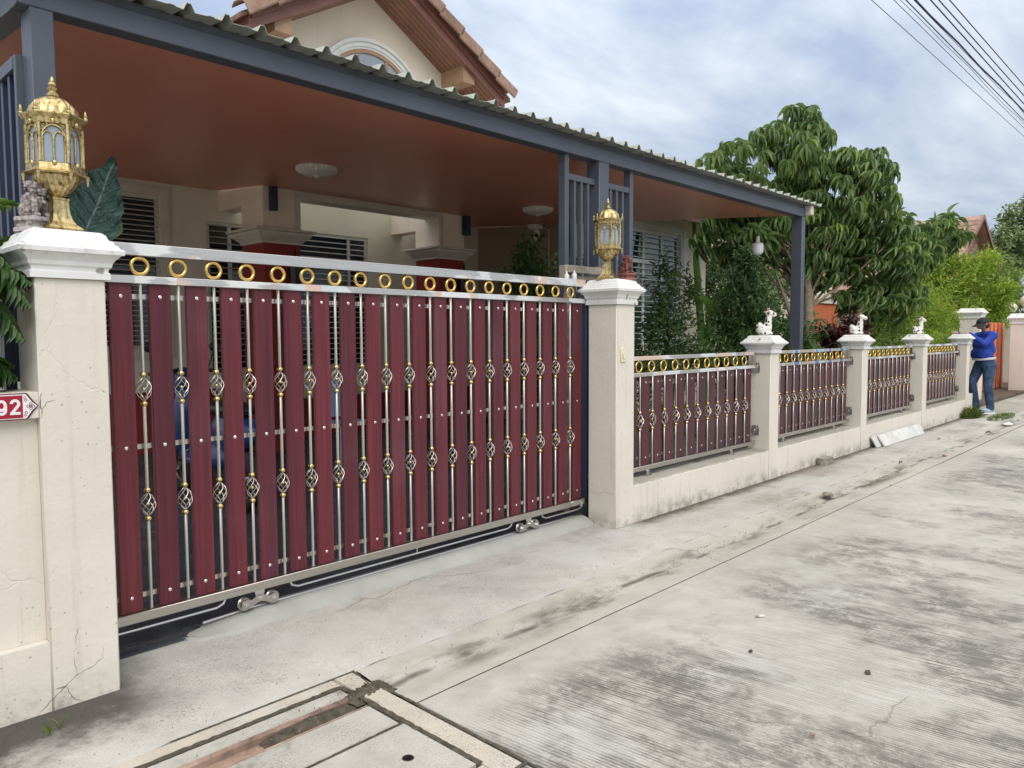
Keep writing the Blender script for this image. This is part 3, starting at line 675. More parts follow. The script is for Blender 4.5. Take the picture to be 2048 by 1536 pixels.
def mound(x0, x1, y0, y1, h, z, nx=26, ny=8, seed=3):
    m = MB(); R = random.Random(seed); v = []; f = []
    for i in range(nx+1):
        for j in range(ny+1):
            u, q = i/nx, j/ny; k = (math.sin(PI*q)**0.6)*(math.sin(PI*min(1, u*1.0))**0.6)
            v.append((x0+(x1-x0)*u+R.uniform(-.004, .004), y0+(y1-y0)*q+R.uniform(-.003, .003), z+h*k*R.uniform(0.6, 1.2)))
    for i in range(nx):
        for j in range(ny): a = i*(ny+1)+j; f.append((a, a+1, a+ny+2, a+ny+1))
    return m.add(v, f)
obj('mud', mound(1.23, 1.632, -0.812, -0.702, 0.028, -0.029), 'mud', dr)
obj('mud', mound(1.60, 1.80, -0.79, -0.655, 0.022, -0.012, 16, 10, 8), 'mud', dr)
obj('mud', mound(0.75, 1.02, -0.815, -0.735, 0.014, -0.029, 14, 6, 9), 'mud', dr)
# silt lines packed in the joints around the covers
m = MB()
for (xa, ya, xb, yb, wd) in ((-1.2, -0.624, 1.64, -0.624, 0.012), (1.642, -0.63, 1.648, -1.42, 0.012), (-1.2, -1.025, 1.632, -1.025, 0.006), (1.755, -0.80, 1.757, -1.52, 0.007), (1.05, -1.523, 1.757, -1.523, 0.006), (1.0, -0.541, 1.76, -0.541, 0.005), (1.752, -0.55, 1.728, -0.70, 0.006)):
    n = max(4, int(math.hypot(xb-xa, yb-ya)/0.02)); v = []; dx, dy = xb-xa, yb-ya; l = math.hypot(dx, dy); px, py = -dy/l, dx/l
    for i in range(n+1):
        t = i/n; a, c_ = wd*random.uniform(0.6, 1.25), wd*random.uniform(0.6, 1.25)
        v += [(xa+dx*t+px*a, ya+dy*t+py*a, 0.0012), (xa+dx*t, ya+dy*t, 0.0022+random.uniform(0, .0015)), (xa+dx*t-px*c_, ya+dy*t-py*c_, 0.0012)]
    m.add(v, [q for i in range(n) for q in ((3*i, 3*i+3, 3*i+4, 3*i+1), (3*i+1, 3*i+4, 3*i+5, 3*i+2))])
obj('joint_silt', m, 'mud', dr)['kind'] = 'stuff'

# mortar bed that carries the gate track
def mortar():
    m = MB(); v = []; f = []; n = 70
    for i in range(n+1):
        t = i/n; x = 1.40+(4.372-1.40)*t; e = min(1, t/0.06); k = math.sqrt(1-(1-e)**2)
        yf = 0.30-0.105*k+0.006*math.sin(i*0.9)+random.uniform(-.004, .004); yb = 0.30+0.06*k; h = 0.012+0.040*min(1, t/0.12)
        for y, z in ((yf, 0.002), (yf+0.012, 0.012+0.2*h*k), (yf+0.05*k+0.013, 0.005+0.85*h*k), (0.285, 0.005+h*k), (yb-0.004, 0.006+h*k), (yb, 0.0)): v.append((x, y, z))
    for i in range(n):
        for j in range(5): f.append((i*6+j, i*6+j+1, (i+1)*6+j+1, (i+1)*6+j))
    return m.add(v, f)
struct('mortar_strip', mortar(), 'mortar')
tr = thing('gate_track', 'thin steel track rail bedded in mortar under the sliding gate', 'track', (2.9, 0.315, 0.055))
obj('rail', MB().tube([(1.50, 0.318, 0.052), (1.75, 0.318, 0.0605), (4.372, 0.318, 0.0625)], 0.008, 8), 'steel', tr)

# carport floor: dark tiles with grout
cf = bpy.data.objects.new('carport_floor', None); COL.objects.link(cf); cf['kind'] = 'structure'; ROOT['carport_floor'] = Vector((0, 0, 0))
obj('grout_bed', MB().box(0.82, 9.0, 0.335, 6.0, -0.09, 0.027), 'joint', cf)
tm = MB().box(-0.297, 0.297, -0.297, 0.297, -0.008, 0.008, 0.002).mesh('tile')
for i in range(14):
    for j in range(8):
        inst('tile', tm, 'slate', cf, (1.12+i*0.6, 0.655+j*0.6, 0.026+random.uniform(-.0007, .0007)))
obj('threshold', MB().box(1.03, 4.37, 0.292, 0.335, -0.08, 0.012), 'slate', cf)
struct('garden_bed', MB().box(4.6, 22, 0.2, 0.334, -0.09, 0.06).box(9.001, 30, 0.335, 20, -0.09, 0.06), 'soil')

# ================================================================== pillars, walls
def pillar(name, label, group, x0, x1, y0, y1, zb, zc, k=1.0):
    cx, cy = (x0+x1)/2, (y0+y1)/2; r = (x1-x0)/2
    t = thing(name, label, 'pillar', (cx, cy, 0), group)
    n = 14; m = MB()
    obj('shaft', MB().box(x0, x1, y0, y1, -0.05, zb, 0.005), 'cream', t)
    h = zc-zb; ry = (y1-y0)/2
    prof = [(0.0, 0.0), (0.016, 0.0), (0.016, 0.022), (0.010, 0.030), (0.012, 0.040), (0.020, 0.048), (0.023, 0.062), (0.029, 0.072), (0.040, 0.083), (0.046, 0.090), (0.056, 0.092), (0.058, 0.108), (0.052, 0.113), (0.044, 0.116), (0.040, 0.127), (0.030, 0.131), (0.026, 0.143), (0.014, 0.149), (0.006, 0.168), (-0.004, 0.176), (-0.010, 0.178)]
    v = []; f = []
    for d, z in prof:
        d *= k; z = zb+z/0.178*h
        v += [(cx-r-d, cy-ry-d, z), (cx+r+d, cy-ry-d, z), (cx+r+d, cy+ry+d, z), (cx-r-d, cy+ry+d, z)]
    for j in range(len(prof)-1):
        for i in range(4): f.append((j*4+i, j*4+(i+1) % 4, (j+1)*4+(i+1) % 4, (j+1)*4+i))
    f += [tuple((len(prof)-1)*4+i for i in range(4)), (3, 2, 1, 0)]
    obj('cap', MB().add(v, f), 'cap', t, angle=18)
    return t
pillar('gate_pillar', 'cream gate pillar with white moulded cap beside the red house number', 'gate pillars', 0.79, 1.028, 0.0, 0.25, 1.62, 1.80)
pillar('gate_pillar', 'cream gate pillar with doorbell between sliding gate and fence', 'gate pillars', 4.375, 4.60, 0.0, 0.25, 1.62, 1.80)
FX = [6.875, 9.375, 11.875, 14.375]
FL = ['short cream fence pillar carrying the nearest giraffe figure', 'short cream fence pillar carrying the middle giraffe figure', 'short cream fence pillar carrying the farthest giraffe figure', 'short cream fence pillar the person in blue leans on']
for x, l in zip(FX, FL): pillar('fence_pillar', l, 'fence pillars', x, x+0.195, 0.0, 0.225, 1.22, 1.39, 1.05)
lw = thing('low_wall', 'long low cream wall carrying the fence panels between the pillars', 'wall', (9.5, 0.1, 0))
for a, b_ in zip([4.60]+[x+0.195 for x in FX[:3]], FX):
    obj('wall_section', MB().box(a, b_, 0.003, 0.222, -0.05, 0.286, 0.004), 'cream_wall', lw)
    # worn ledge
    v = []; n = int((b_-a)/0.05)
    for i in range(n+1):
        x = a+(b_-a)*i/n; v += [(x, 0.004+random.uniform(0, .004), 0.284), (x, 0.006+random.uniform(0, .008), 0.297+random.uniform(-.003, .002)), (x, 0.221, 0.299+random.uniform(-.002, .002)), (x, 0.2215, 0.284)]
    obj('ledge', MB().add(v, [q for i in range(n) for q in [(i*4+j, i*4+j+1, i*4+j+5, i*4+j+4) for j in range(3)]]), 'wall_top', lw)
obj('wall_section', MB().box(14.57, 14.95, 0.02, 0.2, -0.05, 0.36, 0.006), 'cream_wall', lw)
# left boundary wall with a recessed panel
bw = thing('boundary_wall', 'cream boundary wall with recessed panel left of the gate', 'wall', (-0.3, 0.1, 0))
obj('wall_body', MB().box(-2.2, 0.789, 0.040, 0.20, -0.05, 1.190), 'cream', bw)
obj('plinth', MB().box(-2.2, 0.790, 0.001, 0.040, -0.05, 0.268, 0.004), 'cream', bw)
obj('top_band', MB().box(-2.2, 0.7895, 0.001, 0.205, 1.106, 1.204, 0.004), 'cream', bw)
obj('pilaster', MB().box(-2.2, -0.2, 0.002, 0.040, 0.268, 1.106), 'cream', bw)

# settlement cracks in the render of the gate pillars
def crack(paths, parent_name, plane, wd=0.0022):
    m = MB(); R = random.Random(4)
    for path, wk in paths:
        P = [Vector(p) for p in path]; Q = []
        for i in range(len(P)-1):
            n = max(2, int((P[i+1]-P[i]).length/0.008))
            for k in range(n): Q.append(P[i].lerp(P[i+1], k/n)+Vector((R.uniform(-.0022, .0022), R.uniform(-.0022, .0022))))
        Q.append(P[-1]); v = []
        for i, q in enumerate(Q):
            t = (Q[min(i+1, len(Q)-1)]-Q[max(i-1, 0)]).normalized(); nn = Vector((-t.y, t.x)); h = wd*wk*R.uniform(0.35, 1.0)*(0.35+0.65*math.sin(PI*(i+0.6)/(len(Q)+0.2)))/2
            for sg_ in (1, -1):
                a = q+nn*h*sg_; v.append((a.x, -0.0006, a.y) if plane == 'front' else (4.3744, a.x, a.y))
        m.add(v, [(2*i, 2*i+1, 2*i+3, 2*i+2) for i in range(len(Q)-1)])
    o = obj('crack', m, 'joint', bpy.data.objects[parent_name]); o['kind'] = 'stuff'
crack([([(0.735, 0.003), (0.834, 0.084), (0.873, 0.114), (0.934, 0.131), (0.965, 0.152), (0.970, 0.191)], 1.3), ([(0.834, 0.084), (0.80, 0.082)], 2.2), ([(0.834, 0.084), (0.861, 0.021), (0.893, 0.004)], 0.9), ([(0.883, 0.292), (0.872, 0.235)], 0.8), ([(0.864, 0.184), (0.874, 0.121)], 0.6), ([(0.7955, 1.202), (0.7935, 1.173), (0.792, 1.155), (0.797, 1.137), (0.793, 1.107)], 1.6), ([(0.797, 1.137), (0.815, 1.165), (0.841, 1.17)], 1.0)], 'gate_pillar', 'front')
crack([([(0.235, 0.256), (0.155, 0.239), (0.111, 0.26), (0.010, 0.258)], 0.9)], 'gate_pillar.001', 'side')

# house number sign
sg = thing('house_number_sign', 'red enamel house number sign reading 92 on the wall', 'sign', (0.62, 0.0, 1.154))
pl = [(0.40, 1.106), (0.750, 1.106), (0.762, 1.124), (0.770, 1.136), (0.786, 1.154), (0.770, 1.172), (0.762, 1.184), (0.750, 1.202), (0.40, 1.202)]
obj('plate', MB().prism(pl, 'y', -0.004, 0.0), 'sign_dark', sg)
def inset(p, d):
    cx, cz = 0.60, 1.154; return [(x-(d if x > 0.5 else -d)*1.1, z-(d if z > cz else (-d if z < cz else 0))) for x, z in p]
obj('border_line', MB().prism(inset(pl, 0.004), 'y', -0.005, -0.003), 'sign_white', sg)
obj('field', MB().prism([(0.41, 1.1135), (0.735, 1.1135), (0.7355, 1.1945), (0.41, 1.1945)], 'y', -0.0062, -0.004), 'sign_red', sg)
m = MB()
obj('ornament_ground', MB().prism([(0.7365, 1.114), (0.747, 1.1135), (0.758, 1.130), (0.7655, 1.140), (0.778, 1.154), (0.7655, 1.168), (0.758, 1.178), (0.747, 1.1945), (0.7365, 1.194)], 'y', -0.0058, -0.004), 'sign_white', sg)
m = MB()
for a in range(4):
    an = a*PI/2; m.torus((0.7605+0.0085*math.cos(an), -0.0062, 1.154+0.0085*math.sin(an)), 0.0042, 0.0009, 'y', 12, 5)
m.torus((0.7605, -0.0064, 1.154), 0.0034, 0.0012, 'y', 12, 5)
for sgn in (1, -1):
    m.torus((0.7455, -0.0062, 1.154+sgn*0.0225), 0.0042, 0.0009, 'y', 12, 5); m.torus((0.7425, -0.0062, 1.154+sgn*0.032), 0.0030, 0.0008, 'y', 12, 5)
obj('ornament', m, 'sign_dark', sg)
obj('rivet', MB().ball((0.7305, -0.0062, 1.153), (0.0032, 0.0012, 0.0032), 10, 6), 'sign_red', sg)
def stroke(path, w, y0=-0.0078, y1=-0.0055):
    P = [Vector((p[0], 0, p[1])) for p in path]; L_, R_ = [], []
    for i in range(len(P)):
        t = (P[min(i+1, len(P)-1)]-P[max(i-1, 0)]).normalized(); nrm = Vector((-t.z, 0, t.x)); L_.append(P[i]+nrm*w/2); R_.append(P[i]-nrm*w/2)
    m = MB(); n = len(P); v = []
    for y in (y0, y1): v += [(p.x, y, p.z) for p in L_]+[(p.x, y, p.z) for p in R_]
    f = []
    for i in range(n-1):
        f += [(i, i+1, n+i+1, n+i), (2*n+i, 3*n+i, 3*n+i+1, 2*n+i+1), (i, 2*n+i, 2*n+i+1, i+1), (n+i, n+i+1, 3*n+i+1, 3*n+i)]
    f += [(0, n, 3*n, 2*n), (n-1, 3*n-1, 4*n-1, 2*n-1)]
    return m.add(v, f)
def digit9(cx, cz, h, w, sw):
    m = MB(); ry = h*0.29; rx = w/2-sw/2; c = cz+h/2-ry-sw/2*0
    a_ = [(cx+rx*math.cos(t), c-sw/2+ry*math.sin(t)) for t in [i*2*PI/24 for i in range(25)]]
    s1 = stroke(a_, sw); m.add(s1.v, s1.f)
    b_ = [(cx+rx, c-sw/2)]+[(cx+rx*math.cos(t), cz-h/2+sw/2+h*0.24+(h*0.24)*math.sin(t)) for t in [-(i/12)*PI*0.92 for i in range(13)]]
    s2 = stroke(b_, sw, -0.0079); m.add(s2.v, s2.f); return m
def digit2(cx, cz, h, w, sw):
    m = MB(); r = w/2-sw/2; top = cz+h/2-sw/2-r
    a_ = [(cx+r*math.cos(t), top+r*1.05*math.sin(t)) for t in [PI-0.08-i*(PI+0.55)/16 for i in range(17)]]
    a_ += [(cx-r*0.75, cz-h/2+sw*0.9), (cx-r*0.92, cz-h/2+sw*0.3)]
    s1 = stroke(a_, sw); m.add(s1.v, s1.f)
    s2 = stroke([(cx-w/2, cz-h/2+sw/2), (cx+w/2, cz-h/2+sw/2)], sw, -0.0079); m.add(s2.v, s2.f); return m
obj('digit_two', digit2(0.7115, 1.1535, 0.055, 0.0325, 0.0095), 'sign_white', sg)
obj('digit_nine', digit9(0.6705, 1.1535, 0.055, 0.0325, 0.0095), 'sign_white', sg)

# ================================================================== balusters with twisted baskets, shared meshes
def cage(R, H, wr, turns=0.55, nw=6, steps=12):
    m = MB()
    for k in range(nw):
        P = []
        for i in range(steps+1):
            t = i/steps; a = 2*PI*(k/nw+turns*t); r = 0.003+R*math.sin(PI*t)**0.75; P.append((r*math.cos(a), r*math.sin(a), -H/2+H*t))
        m.tube(P, wr, 5)
    return m.mesh('basket', angle=60)
ball_me = MB().ball((0, 0, 0), (0.0148, 0.0148, 0.0128), 14, 10).mesh('ball', angle=60)
core_me = MB().ball((0, 0, 0), 0.0088, 10, 8).mesh('ball', angle=60)
ring_me = MB().torus((0, 0, 0), 0.0346, 0.0086, 'y', 32, 10).mesh('ring', angle=60)
cage_me = cage(0.0285, 0.100, 0.0018, 0.42, 6, 14)
screw_me = MB().lathe([(0.0082, 0.0), (0.0080, 0.0012), (0.0062, 0.0028), (0.0030, 0.0038), (0.0016, 0.0030), (0.0, 0.0028)], 12, caps=False).mesh('screw')
def slat_mesh(wd, h, th=0.021):
    m = MB(); a = wd/2; c = 0.003
    m.prism([(-a, -th/2+c), (-a+c, -th/2), (a-c, -th/2), (a, -th/2+c), (a, th/2), (-a, th/2)], 'z', 0, h); return m.mesh('slat')
def rod_mesh(h, s=0.0085):
    m = MB(); return m.box(-s, s, -s, s, 0, h, 0.0025).mesh('rod')

# ================================================================== sliding gate
gt = thing('sliding_gate', 'wide sliding gate of dark red slats, twisted steel rods and gold rings', 'gate', (2.75, 0.30, 0.06))
GX0, GX1 = 1.06, 4.372; PIT = 0.1638
obj('top_rail', MB().box(GX0, GX1, 0.272, 0.312, 1.752, 1.803, 0.002), 'steel_film', gt)
obj('middle_rail', MB().box(GX0, GX1, 0.273, 0.308, 1.632, 1.665, 0.002), 'steel_film', gt)
obj('bottom_rail', MB().box(GX0, 4.402, 0.268, 0.318, 0.152, 0.195, 0.002), 'steel_dull', gt)
for zc, hh in ((1.577, 0.011), (0.921, 0.011), (0.259, 0.011)):
    obj('cross_bar', MB().box(GX0, GX1, 0.3115, 0.3215, zc-hh, zc+hh), 'steel', gt)
obj('end_stile', MB().box(4.372, 4.402, 0.270, 0.312, 0.195, 1.803, 0.002), 'navy', gt)
obj('end_stile', MB().box(GX0-0.03, GX0, 0.270, 0.312, 0.152, 1.803, 0.002), 'steel', gt)
sm_ = slat_mesh(0.094, 1.434); rm_ = rod_mesh(1.437)
for i in range(20):
    x = 1.182+PIT*i
    s_ = inst('slat', sm_, 'slat', gt, (x, 0.300, 0.1965)); s_.rotation_euler.z = random.uniform(-0.012, 0.012)
    for z in (1.577, 0.921, 0.259): inst('screw', screw_me, 'screw', s_, (x, 0.2893, z), (PI/2, random.uniform(0, 3), 0))
for i in range(19):
    x = 1.264+PIT*i
    # rod in three lengths with two baskets between gold balls
    r0 = bpy.data.meshes.get('rod_pieces')
    if r0 is None:
        mb = MB(); s = 0.0060
        for a, b_ in ((0.0, 0.601-0.1955), (0.727-0.1955, 1.110-0.1955), (1.238-0.1955, 1.4365)): mb.box(-s, s, -s, s, a, b_, 0.0025)
        r0 = mb.mesh('rod_pieces')
    rod = inst('rod', r0, 'rod', gt, (x, 0.292, 0.1955))
    for z in (1.174, 0.664):
        inst('basket', cage_me, 'rod', rod, (x, 0.292, z), (0, 0, random.uniform(0, 6)))
        inst('ball', core_me, 'ball', rod, (x, 0.292, z))
        for dz in (0.0635, -0.0635): inst('ball', ball_me, 'ball', rod, (x, 0.292, z+dz))
    inst('ring', ring_me, 'gold', gt, (x, 0.291, 1.7085), (0, random.uniform(0, 3), 0))
# guide rods under the bottom rail
def ubar(xa, xb): 
    P = [(xa, 0.293, 0.153), (xa+0.012, 0.293, 0.128), (xa+0.045, 0.293, 0.115), (xb-0.045, 0.293, 0.115), (xb-0.012, 0.293, 0.128), (xb, 0.293, 0.153)]
    return MB().tube(P, 0.0065, 8)
obj('guide_rod', ubar(0.96, 1.605), 'steel', gt); obj('guide_rod', ubar(1.945, 3.60), 'steel', gt); obj('guide_rod', ubar(3.90, 4.36), 'steel', gt)
obj('guide_stay', MB().tube([(2.78, 0.293, 0.153), (2.78, 0.293, 0.115)], 0.005, 6), 'steel', gt)
for x in (1.775, 3.757):
    rl = obj('roller', MB().prism([(x-0.028, 0.152), (x+0.028, 0.152), (x+0.020, 0.118), (x+0.012, 0.108), (x-0.012, 0.108), (x-0.020, 0.118)], 'y', 0.283, 0.287), 'steel', gt)
    # dog-bone link plate
    P = []
    for k in range(13): a = PI/2+PI*k/12; P.append((x-0.074+0.024*math.cos(a), 0.0935+0.024*math.sin(a)))
    P += [(x-0.045, 0.078), (x-0.022, 0.090), (x, 0.094), (x+0.022, 0.090), (x+0.045, 0.078)]
    for k in range(13): a = -PI/2+PI*k/12; P.append((x+0.074+0.024*math.cos(a), 0.0935+0.024*math.sin(a)))
    P += [(x+0.045, 0.112), (x+0.02, 0.124), (x, 0.126), (x-0.02, 0.124), (x-0.045, 0.112)]
    obj('link_plate', MB().prism(P, 'y', 0.276, 0.280), 'steel_dull', rl)
    for dx in (-0.074, 0.074):
        wv = MB()
        prof = [(0.006, -0.011), (0.031, -0.011), (0.033, -0.007), (0.026, -0.001), (0.026, 0.001), (0.033, 0.007), (0.031, 0.011), (0.006, 0.011)]
        t_ = MB().lathe(prof, 24); wv.add([(x+dx+p[0], 0.298+p[2], 0.0945+p[1]) for p in t_.v], t_.f)
        obj('wheel', wv, 'steel_dull', rl)
    bt = MB()
    for dx, dz in ((-0.074, 0.0945), (0.074, 0.0945), (0, 0.112)):
        t_ = MB().lathe([(0.0105, 0), (0.0105, 0.006), (0.006, 0.006), (0.006, 0.011), (0.0, 0.012)], 6); bt.add([(x+dx+p[0], 0.276-p[2], dz+p[1]) for p in t_.v], t_.f)
    obj('bolt', bt, 'steel', rl)
# latch at the free end
obj('latch', MB().box(4.20, 4.30, 0.262, 0.268, 0.158, 0.192, 0.002).tube([(4.285, 0.262, 0.185), (4.300, 0.250, 0.172), (4.298, 0.252, 0.155), (4.285, 0.256, 0.150)], 0.004, 6), 'steel', gt)

# ================================================================== fence panels
FP = 0.1746
ringF = MB().torus((0, 0, 0), 0.0410, 0.0078, 'y', 28, 9).mesh('ring', angle=60)
cageF = cage(0.0270, 0.104, 0.0022, 0.42, 5, 12)
sF = slat_mesh(0.110, 0.697); 
def fence_panel(label, rail):
    x0, x1 = 4.625, 6.835; t = thing('fence_panel', label, 'fence', (5.73, 0.14, 0.30), 'fence panels on the low wall')
    obj('top_rail', MB().box(x0, x1-0.045, 0.125, 0.157, 1.204, 1.235, 0.002), rail, t)
    obj('middle_rail', MB().box(x0, x1+0.02, 0.125, 0.157, 1.078, 1.107, 0.002), rail if rail == 'blue_film' else 'steel_film', t)
    obj('bottom_rail', MB().box(x0, x1, 0.122, 0.160, 0.342, 0.378, 0.002), 'steel_dull', t)
    for z in (1.030, 0.440): obj('cross_bar', MB().box(x0, x1, 0.1575, 0.1655, z-0.01, z+0.01), 'steel', t)
    obj('end_stile', MB().box(x1-0.045, x1-0.012, 0.126, 0.156, 1.107, 1.235, 0.002), 'steel_dull', t)
    for i in range(13):
        x = 4.69+FP/2+0.006+FP*(i-1)
        if x-0.055 < x0-0.03: continue
        if x+0.055 > x1+0.03: break
        s_ = inst('slat', sF, 'slat_brown', t, (x, 0.1465, 0.3795)); s_.rotation_euler.z = random.uniform(-0.02, 0.02)
        for z in (1.030, 0.440): inst('screw', screw_me, 'screw', s_, (x, 0.1355, z), (PI/2, 0, 0))
    r1 = bpy.data.meshes.get('fence_rod')
    if r1 is None:
        mb = MB(); s = 0.0062
        for a, b_ in ((0, 0.668-0.379), (0.800-0.379, 0.6985)): mb.box(-s, s, -s, s, a, b_, 0.0025)
        r1 = mb.mesh('fence_rod')
    for i in range(12):
        x = 4.69+FP*i
        if x > x1-0.06: break
        rod = inst('rod', r1, 'rod', t, (x, 0.128, 0.379))
        inst('basket', cageF, 'rod', rod, (x, 0.128, 0.734), (0, 0, random.uniform(0, 6)))
        for z in (0.800, 0.667): inst('ball', ball_me, 'ball', rod, (x, 0.128, z))
        inst('ball', core_me, 'ball', rod, (x, 0.128, 0.734))
        inst('ring', ringF, 'gold', t, (x, 0.140, 1.1555))
    for x in (4.98, 6.36):
        obj('foot', MB().box(x-0.019, x+0.019, 0.122, 0.160, 0.300, 0.343, 0.002).box(x-0.034, x+0.034, 0.108, 0.174, 0.298, 0.303), 'steel_dull', t)
    for z in (1.082, 0.474):
        obj('bracket', MB().box(6.832, 6.8735, 0.128, 0.150, z-0.012, z+0.012, 0.002).box(6.867, 6.8745, 0.105, 0.175, z-0.045, z+0.045, 0.001).box(6.845, 6.853, 0.112, 0.168, z-0.034, z+0.034, 0.001), 'steel_dull', t)
    return t
fa = fence_panel('dark red slat fence panel with gold rings right beside the doorbell pillar', 'steel_film')
fb = fence_panel('dark red slat fence panel with blue film on its top rail, second bay', 'blue_film'); fb.location.x += 2.5
f3 = copy_tree(fa); f3['label'] = 'dark red slat fence panel in the third bay above the leaning white board'; f3.location.x += 5.0
f4 = copy_tree(fa); f4['label'] = 'dark red slat fence panel in the last bay next to the person'; f4.location.x += 7.5
# doorbell
db = thing('doorbell', 'ivory doorbell push on the gate pillar facing the road', 'doorbell', (4.452, 0.0, 1.255))
obj('plate', MB().box(4.420, 4.484, -0.010, 0.0, 1.205, 1.310, 0.004), 'bell', db)
obj('button', MB().box(4.437, 4.467, -0.017, -0.010, 1.230, 1.285, 0.003), 'bell', db)
obj('button_mark', MB().box(4.446, 4.460, -0.0185, -0.017, 1.234, 1.250, 0.001), 'white_plastic', db)

# ================================================================== carport
def ceil_z(y): return 2.807+0.076*(y-0.6)
cp = thing('carport', 'steel framed carport with brown board ceiling and corrugated roof sheets', 'carport', (4.9, 3.0, 0.0))
obj('front_beam', MB().box(0.90, 8.84, 0.50, 0.60, 2.770, 2.872, 0.004), 'bluegrey', cp)
obj('fascia_strip', MB().box(0.88, 8.86, 0.512, 0.588, 2.872, 2.912), 'bluegrey', cp)
obj('side_beam', MB().add([(0.90, 0.6, 2.770), (0.99, 0.6, 2.770), (0.99, 6.0, ceil_z(6.0)-0.04), (0.90, 6.0, ceil_z(6.0)-0.04), (0.90, 0.6, 2.872), (0.99, 0.6, 2.872), (0.99, 6.0, ceil_z(6.0)+0.07), (0.90, 6.0, ceil_z(6.0)+0.07)], [(0, 1, 2, 3), (4, 7, 6, 5), (0, 4, 5, 1), (1, 5, 6, 2), (2, 6, 7, 3), (3, 7, 4, 0)]), 'bluegrey', cp)
for x0, x1, nm in ((0.943, 1.033, 'post'), (4.835, 4.965, 'post'), (8.75, 8.84, 'post')):
    obj('post', MB().box(x0, x1, 0.502, 0.630, 0.02, 2.770, 0.004), 'bluegrey', cp)
obj('post', MB().box(8.75, 8.84, 3.95, 4.08, 0.02, ceil_z(3.95), 0.004), 'navy', cp)
def board(x0, x1, y0, y1):
    v = [(x0, y0, ceil_z(y0)), (x1, y0, ceil_z(y0)), (x1, y1, ceil_z(y1)), (x0, y1, ceil_z(y1))]; v += [(a, b_, c+0.02) for a, b_, c in v]
    return MB().add(v, [(0, 3, 2, 1), (4, 5, 6, 7), (0, 1, 5, 4), (1, 2, 6, 5), (2, 3, 7, 6), (3, 0, 4, 7)])
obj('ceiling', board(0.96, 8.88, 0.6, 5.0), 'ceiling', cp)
obj('ceiling', board(0.96, 4.38, 5.0, 6.1), 'ceiling', cp); obj('ceiling', board(7.56, 8.88, 5.0, 6.1), 'ceiling', cp)  # unseen gap added over the porch so sky light reaches its back wall
# corrugated sheets (trapezoid ribs), running up towards the house
def sheet():
    m = MB(); prof = []; p = 0.183; x = 0.86
    while x < 8.98:
        prof += [(x, 0), (x+0.055, 0.0), (x+0.060, 0.004), (x+0.085, 0.004), (x+0.092, 0.0), (x+0.128, 0.0), (x+0.146, 0.036), (x+0.165, 0.036)]; x += p
    v = []; f = []; n = len(prof)
    for y in (0.395, 0.45, 1.5, 3.2, 5.02):
        for (px, pz) in prof: v.append((px, y+(0.004*math.sin(px*37) if y < 0.4 else 0), 2.912+0.076*(y-0.5)+pz+(0.003*math.sin(px*11) if y < 0.4 else 0)))
    for j in range(4):
        for i in range(n-1): f.append((j*n+i, j*n+i+1, (j+1)*n+i+1, (j+1)*n+i))
    k = len(v); v += [(a, b_, c+0.0025) for a, b_, c in v]
    f += [tuple(i+k for i in reversed(q)) for q in list(f)]
    for i in range(n-1): f.append((i, k+i, k+i+1, i+1))
    return m.add(v, f)
obj('roof_sheet', sheet(), 'sheet', cp, angle=20)
obj('side_flashing', MB().add([(0.80, 0.36, 2.93), (0.90, 0.36, 2.93), (0.90, 6.3, 3.38), (0.80, 6.3, 3.38), (0.80, 0.36, 3.03), (0.90, 0.36, 3.03), (0.90, 6.3, 3.48), (0.80, 6.3, 3.48)], [(0, 1, 2, 3), (4, 7, 6, 5), (0, 4, 5, 1), (1, 5, 6, 2), (2, 6, 7, 3), (3, 7, 4, 0)]), 'house_cream', cp)
obj('gutter_end', MB().box(8.845, 8.93, 0.44, 0.60, 2.795, 2.905, 0.01), 'trim', cp)
# screen of upright bars round the middle post
gr = obj('bar_screen', MB().box(4.452, 4.500, 0.535, 0.60, 0.02, 2.770, 0.002), 'bluegrey', cp)
obj('stile', MB().box(5.306, 5.354, 0.535, 0.60, 0.02, 2.770, 0.002), 'bluegrey', gr)
for a, b_ in ((4.500, 4.835), (4.965, 5.306)):
    obj('screen_rail', MB().box(a, b_, 0.54, 0.585, 2.585, 2.632, 0.002), 'bluegrey', gr)
    obj('screen_rail', MB().box(a, b_, 0.54, 0.585, 0.10, 0.15, 0.002), 'bluegrey', gr)
    for k in range(3):
        x = a+(b_-a)*(k+1)/4; obj('bar', MB().box(x-0.0125, x+0.0125, 0.545, 0.582, 0.15, 2.585), 'bluegrey', gr)
# side screen along the left edge
gs = obj('bar_screen', MB().box(0.915, 0.955, 0.632, 0.66, 0.02, 2.60, 0.002), 'bluegrey', cp)
obj('stile', MB().box(0.915, 0.955, 2.6, 2.64, 0.02, 2.62, 0.002), 'bluegrey', gs)
obj('screen_rail', MB().box(0.912, 0.958, 0.66, 2.6, 2.545, 2.60, 0.002), 'bluegrey', gs)
for k in range(15): obj('bar', MB().box(0.922, 0.947, 0.755+k*0.12, 0.79+k*0.12, 1.2, 2.545), 'navy', gs)  # same paint as the frame; navy puts the shade of the inner sides into colour
obj('corner_upright', MB().box(0.765, 0.803, 0.34, 0.39, 0.0, 1.75, 0.003), 'navy', gs)
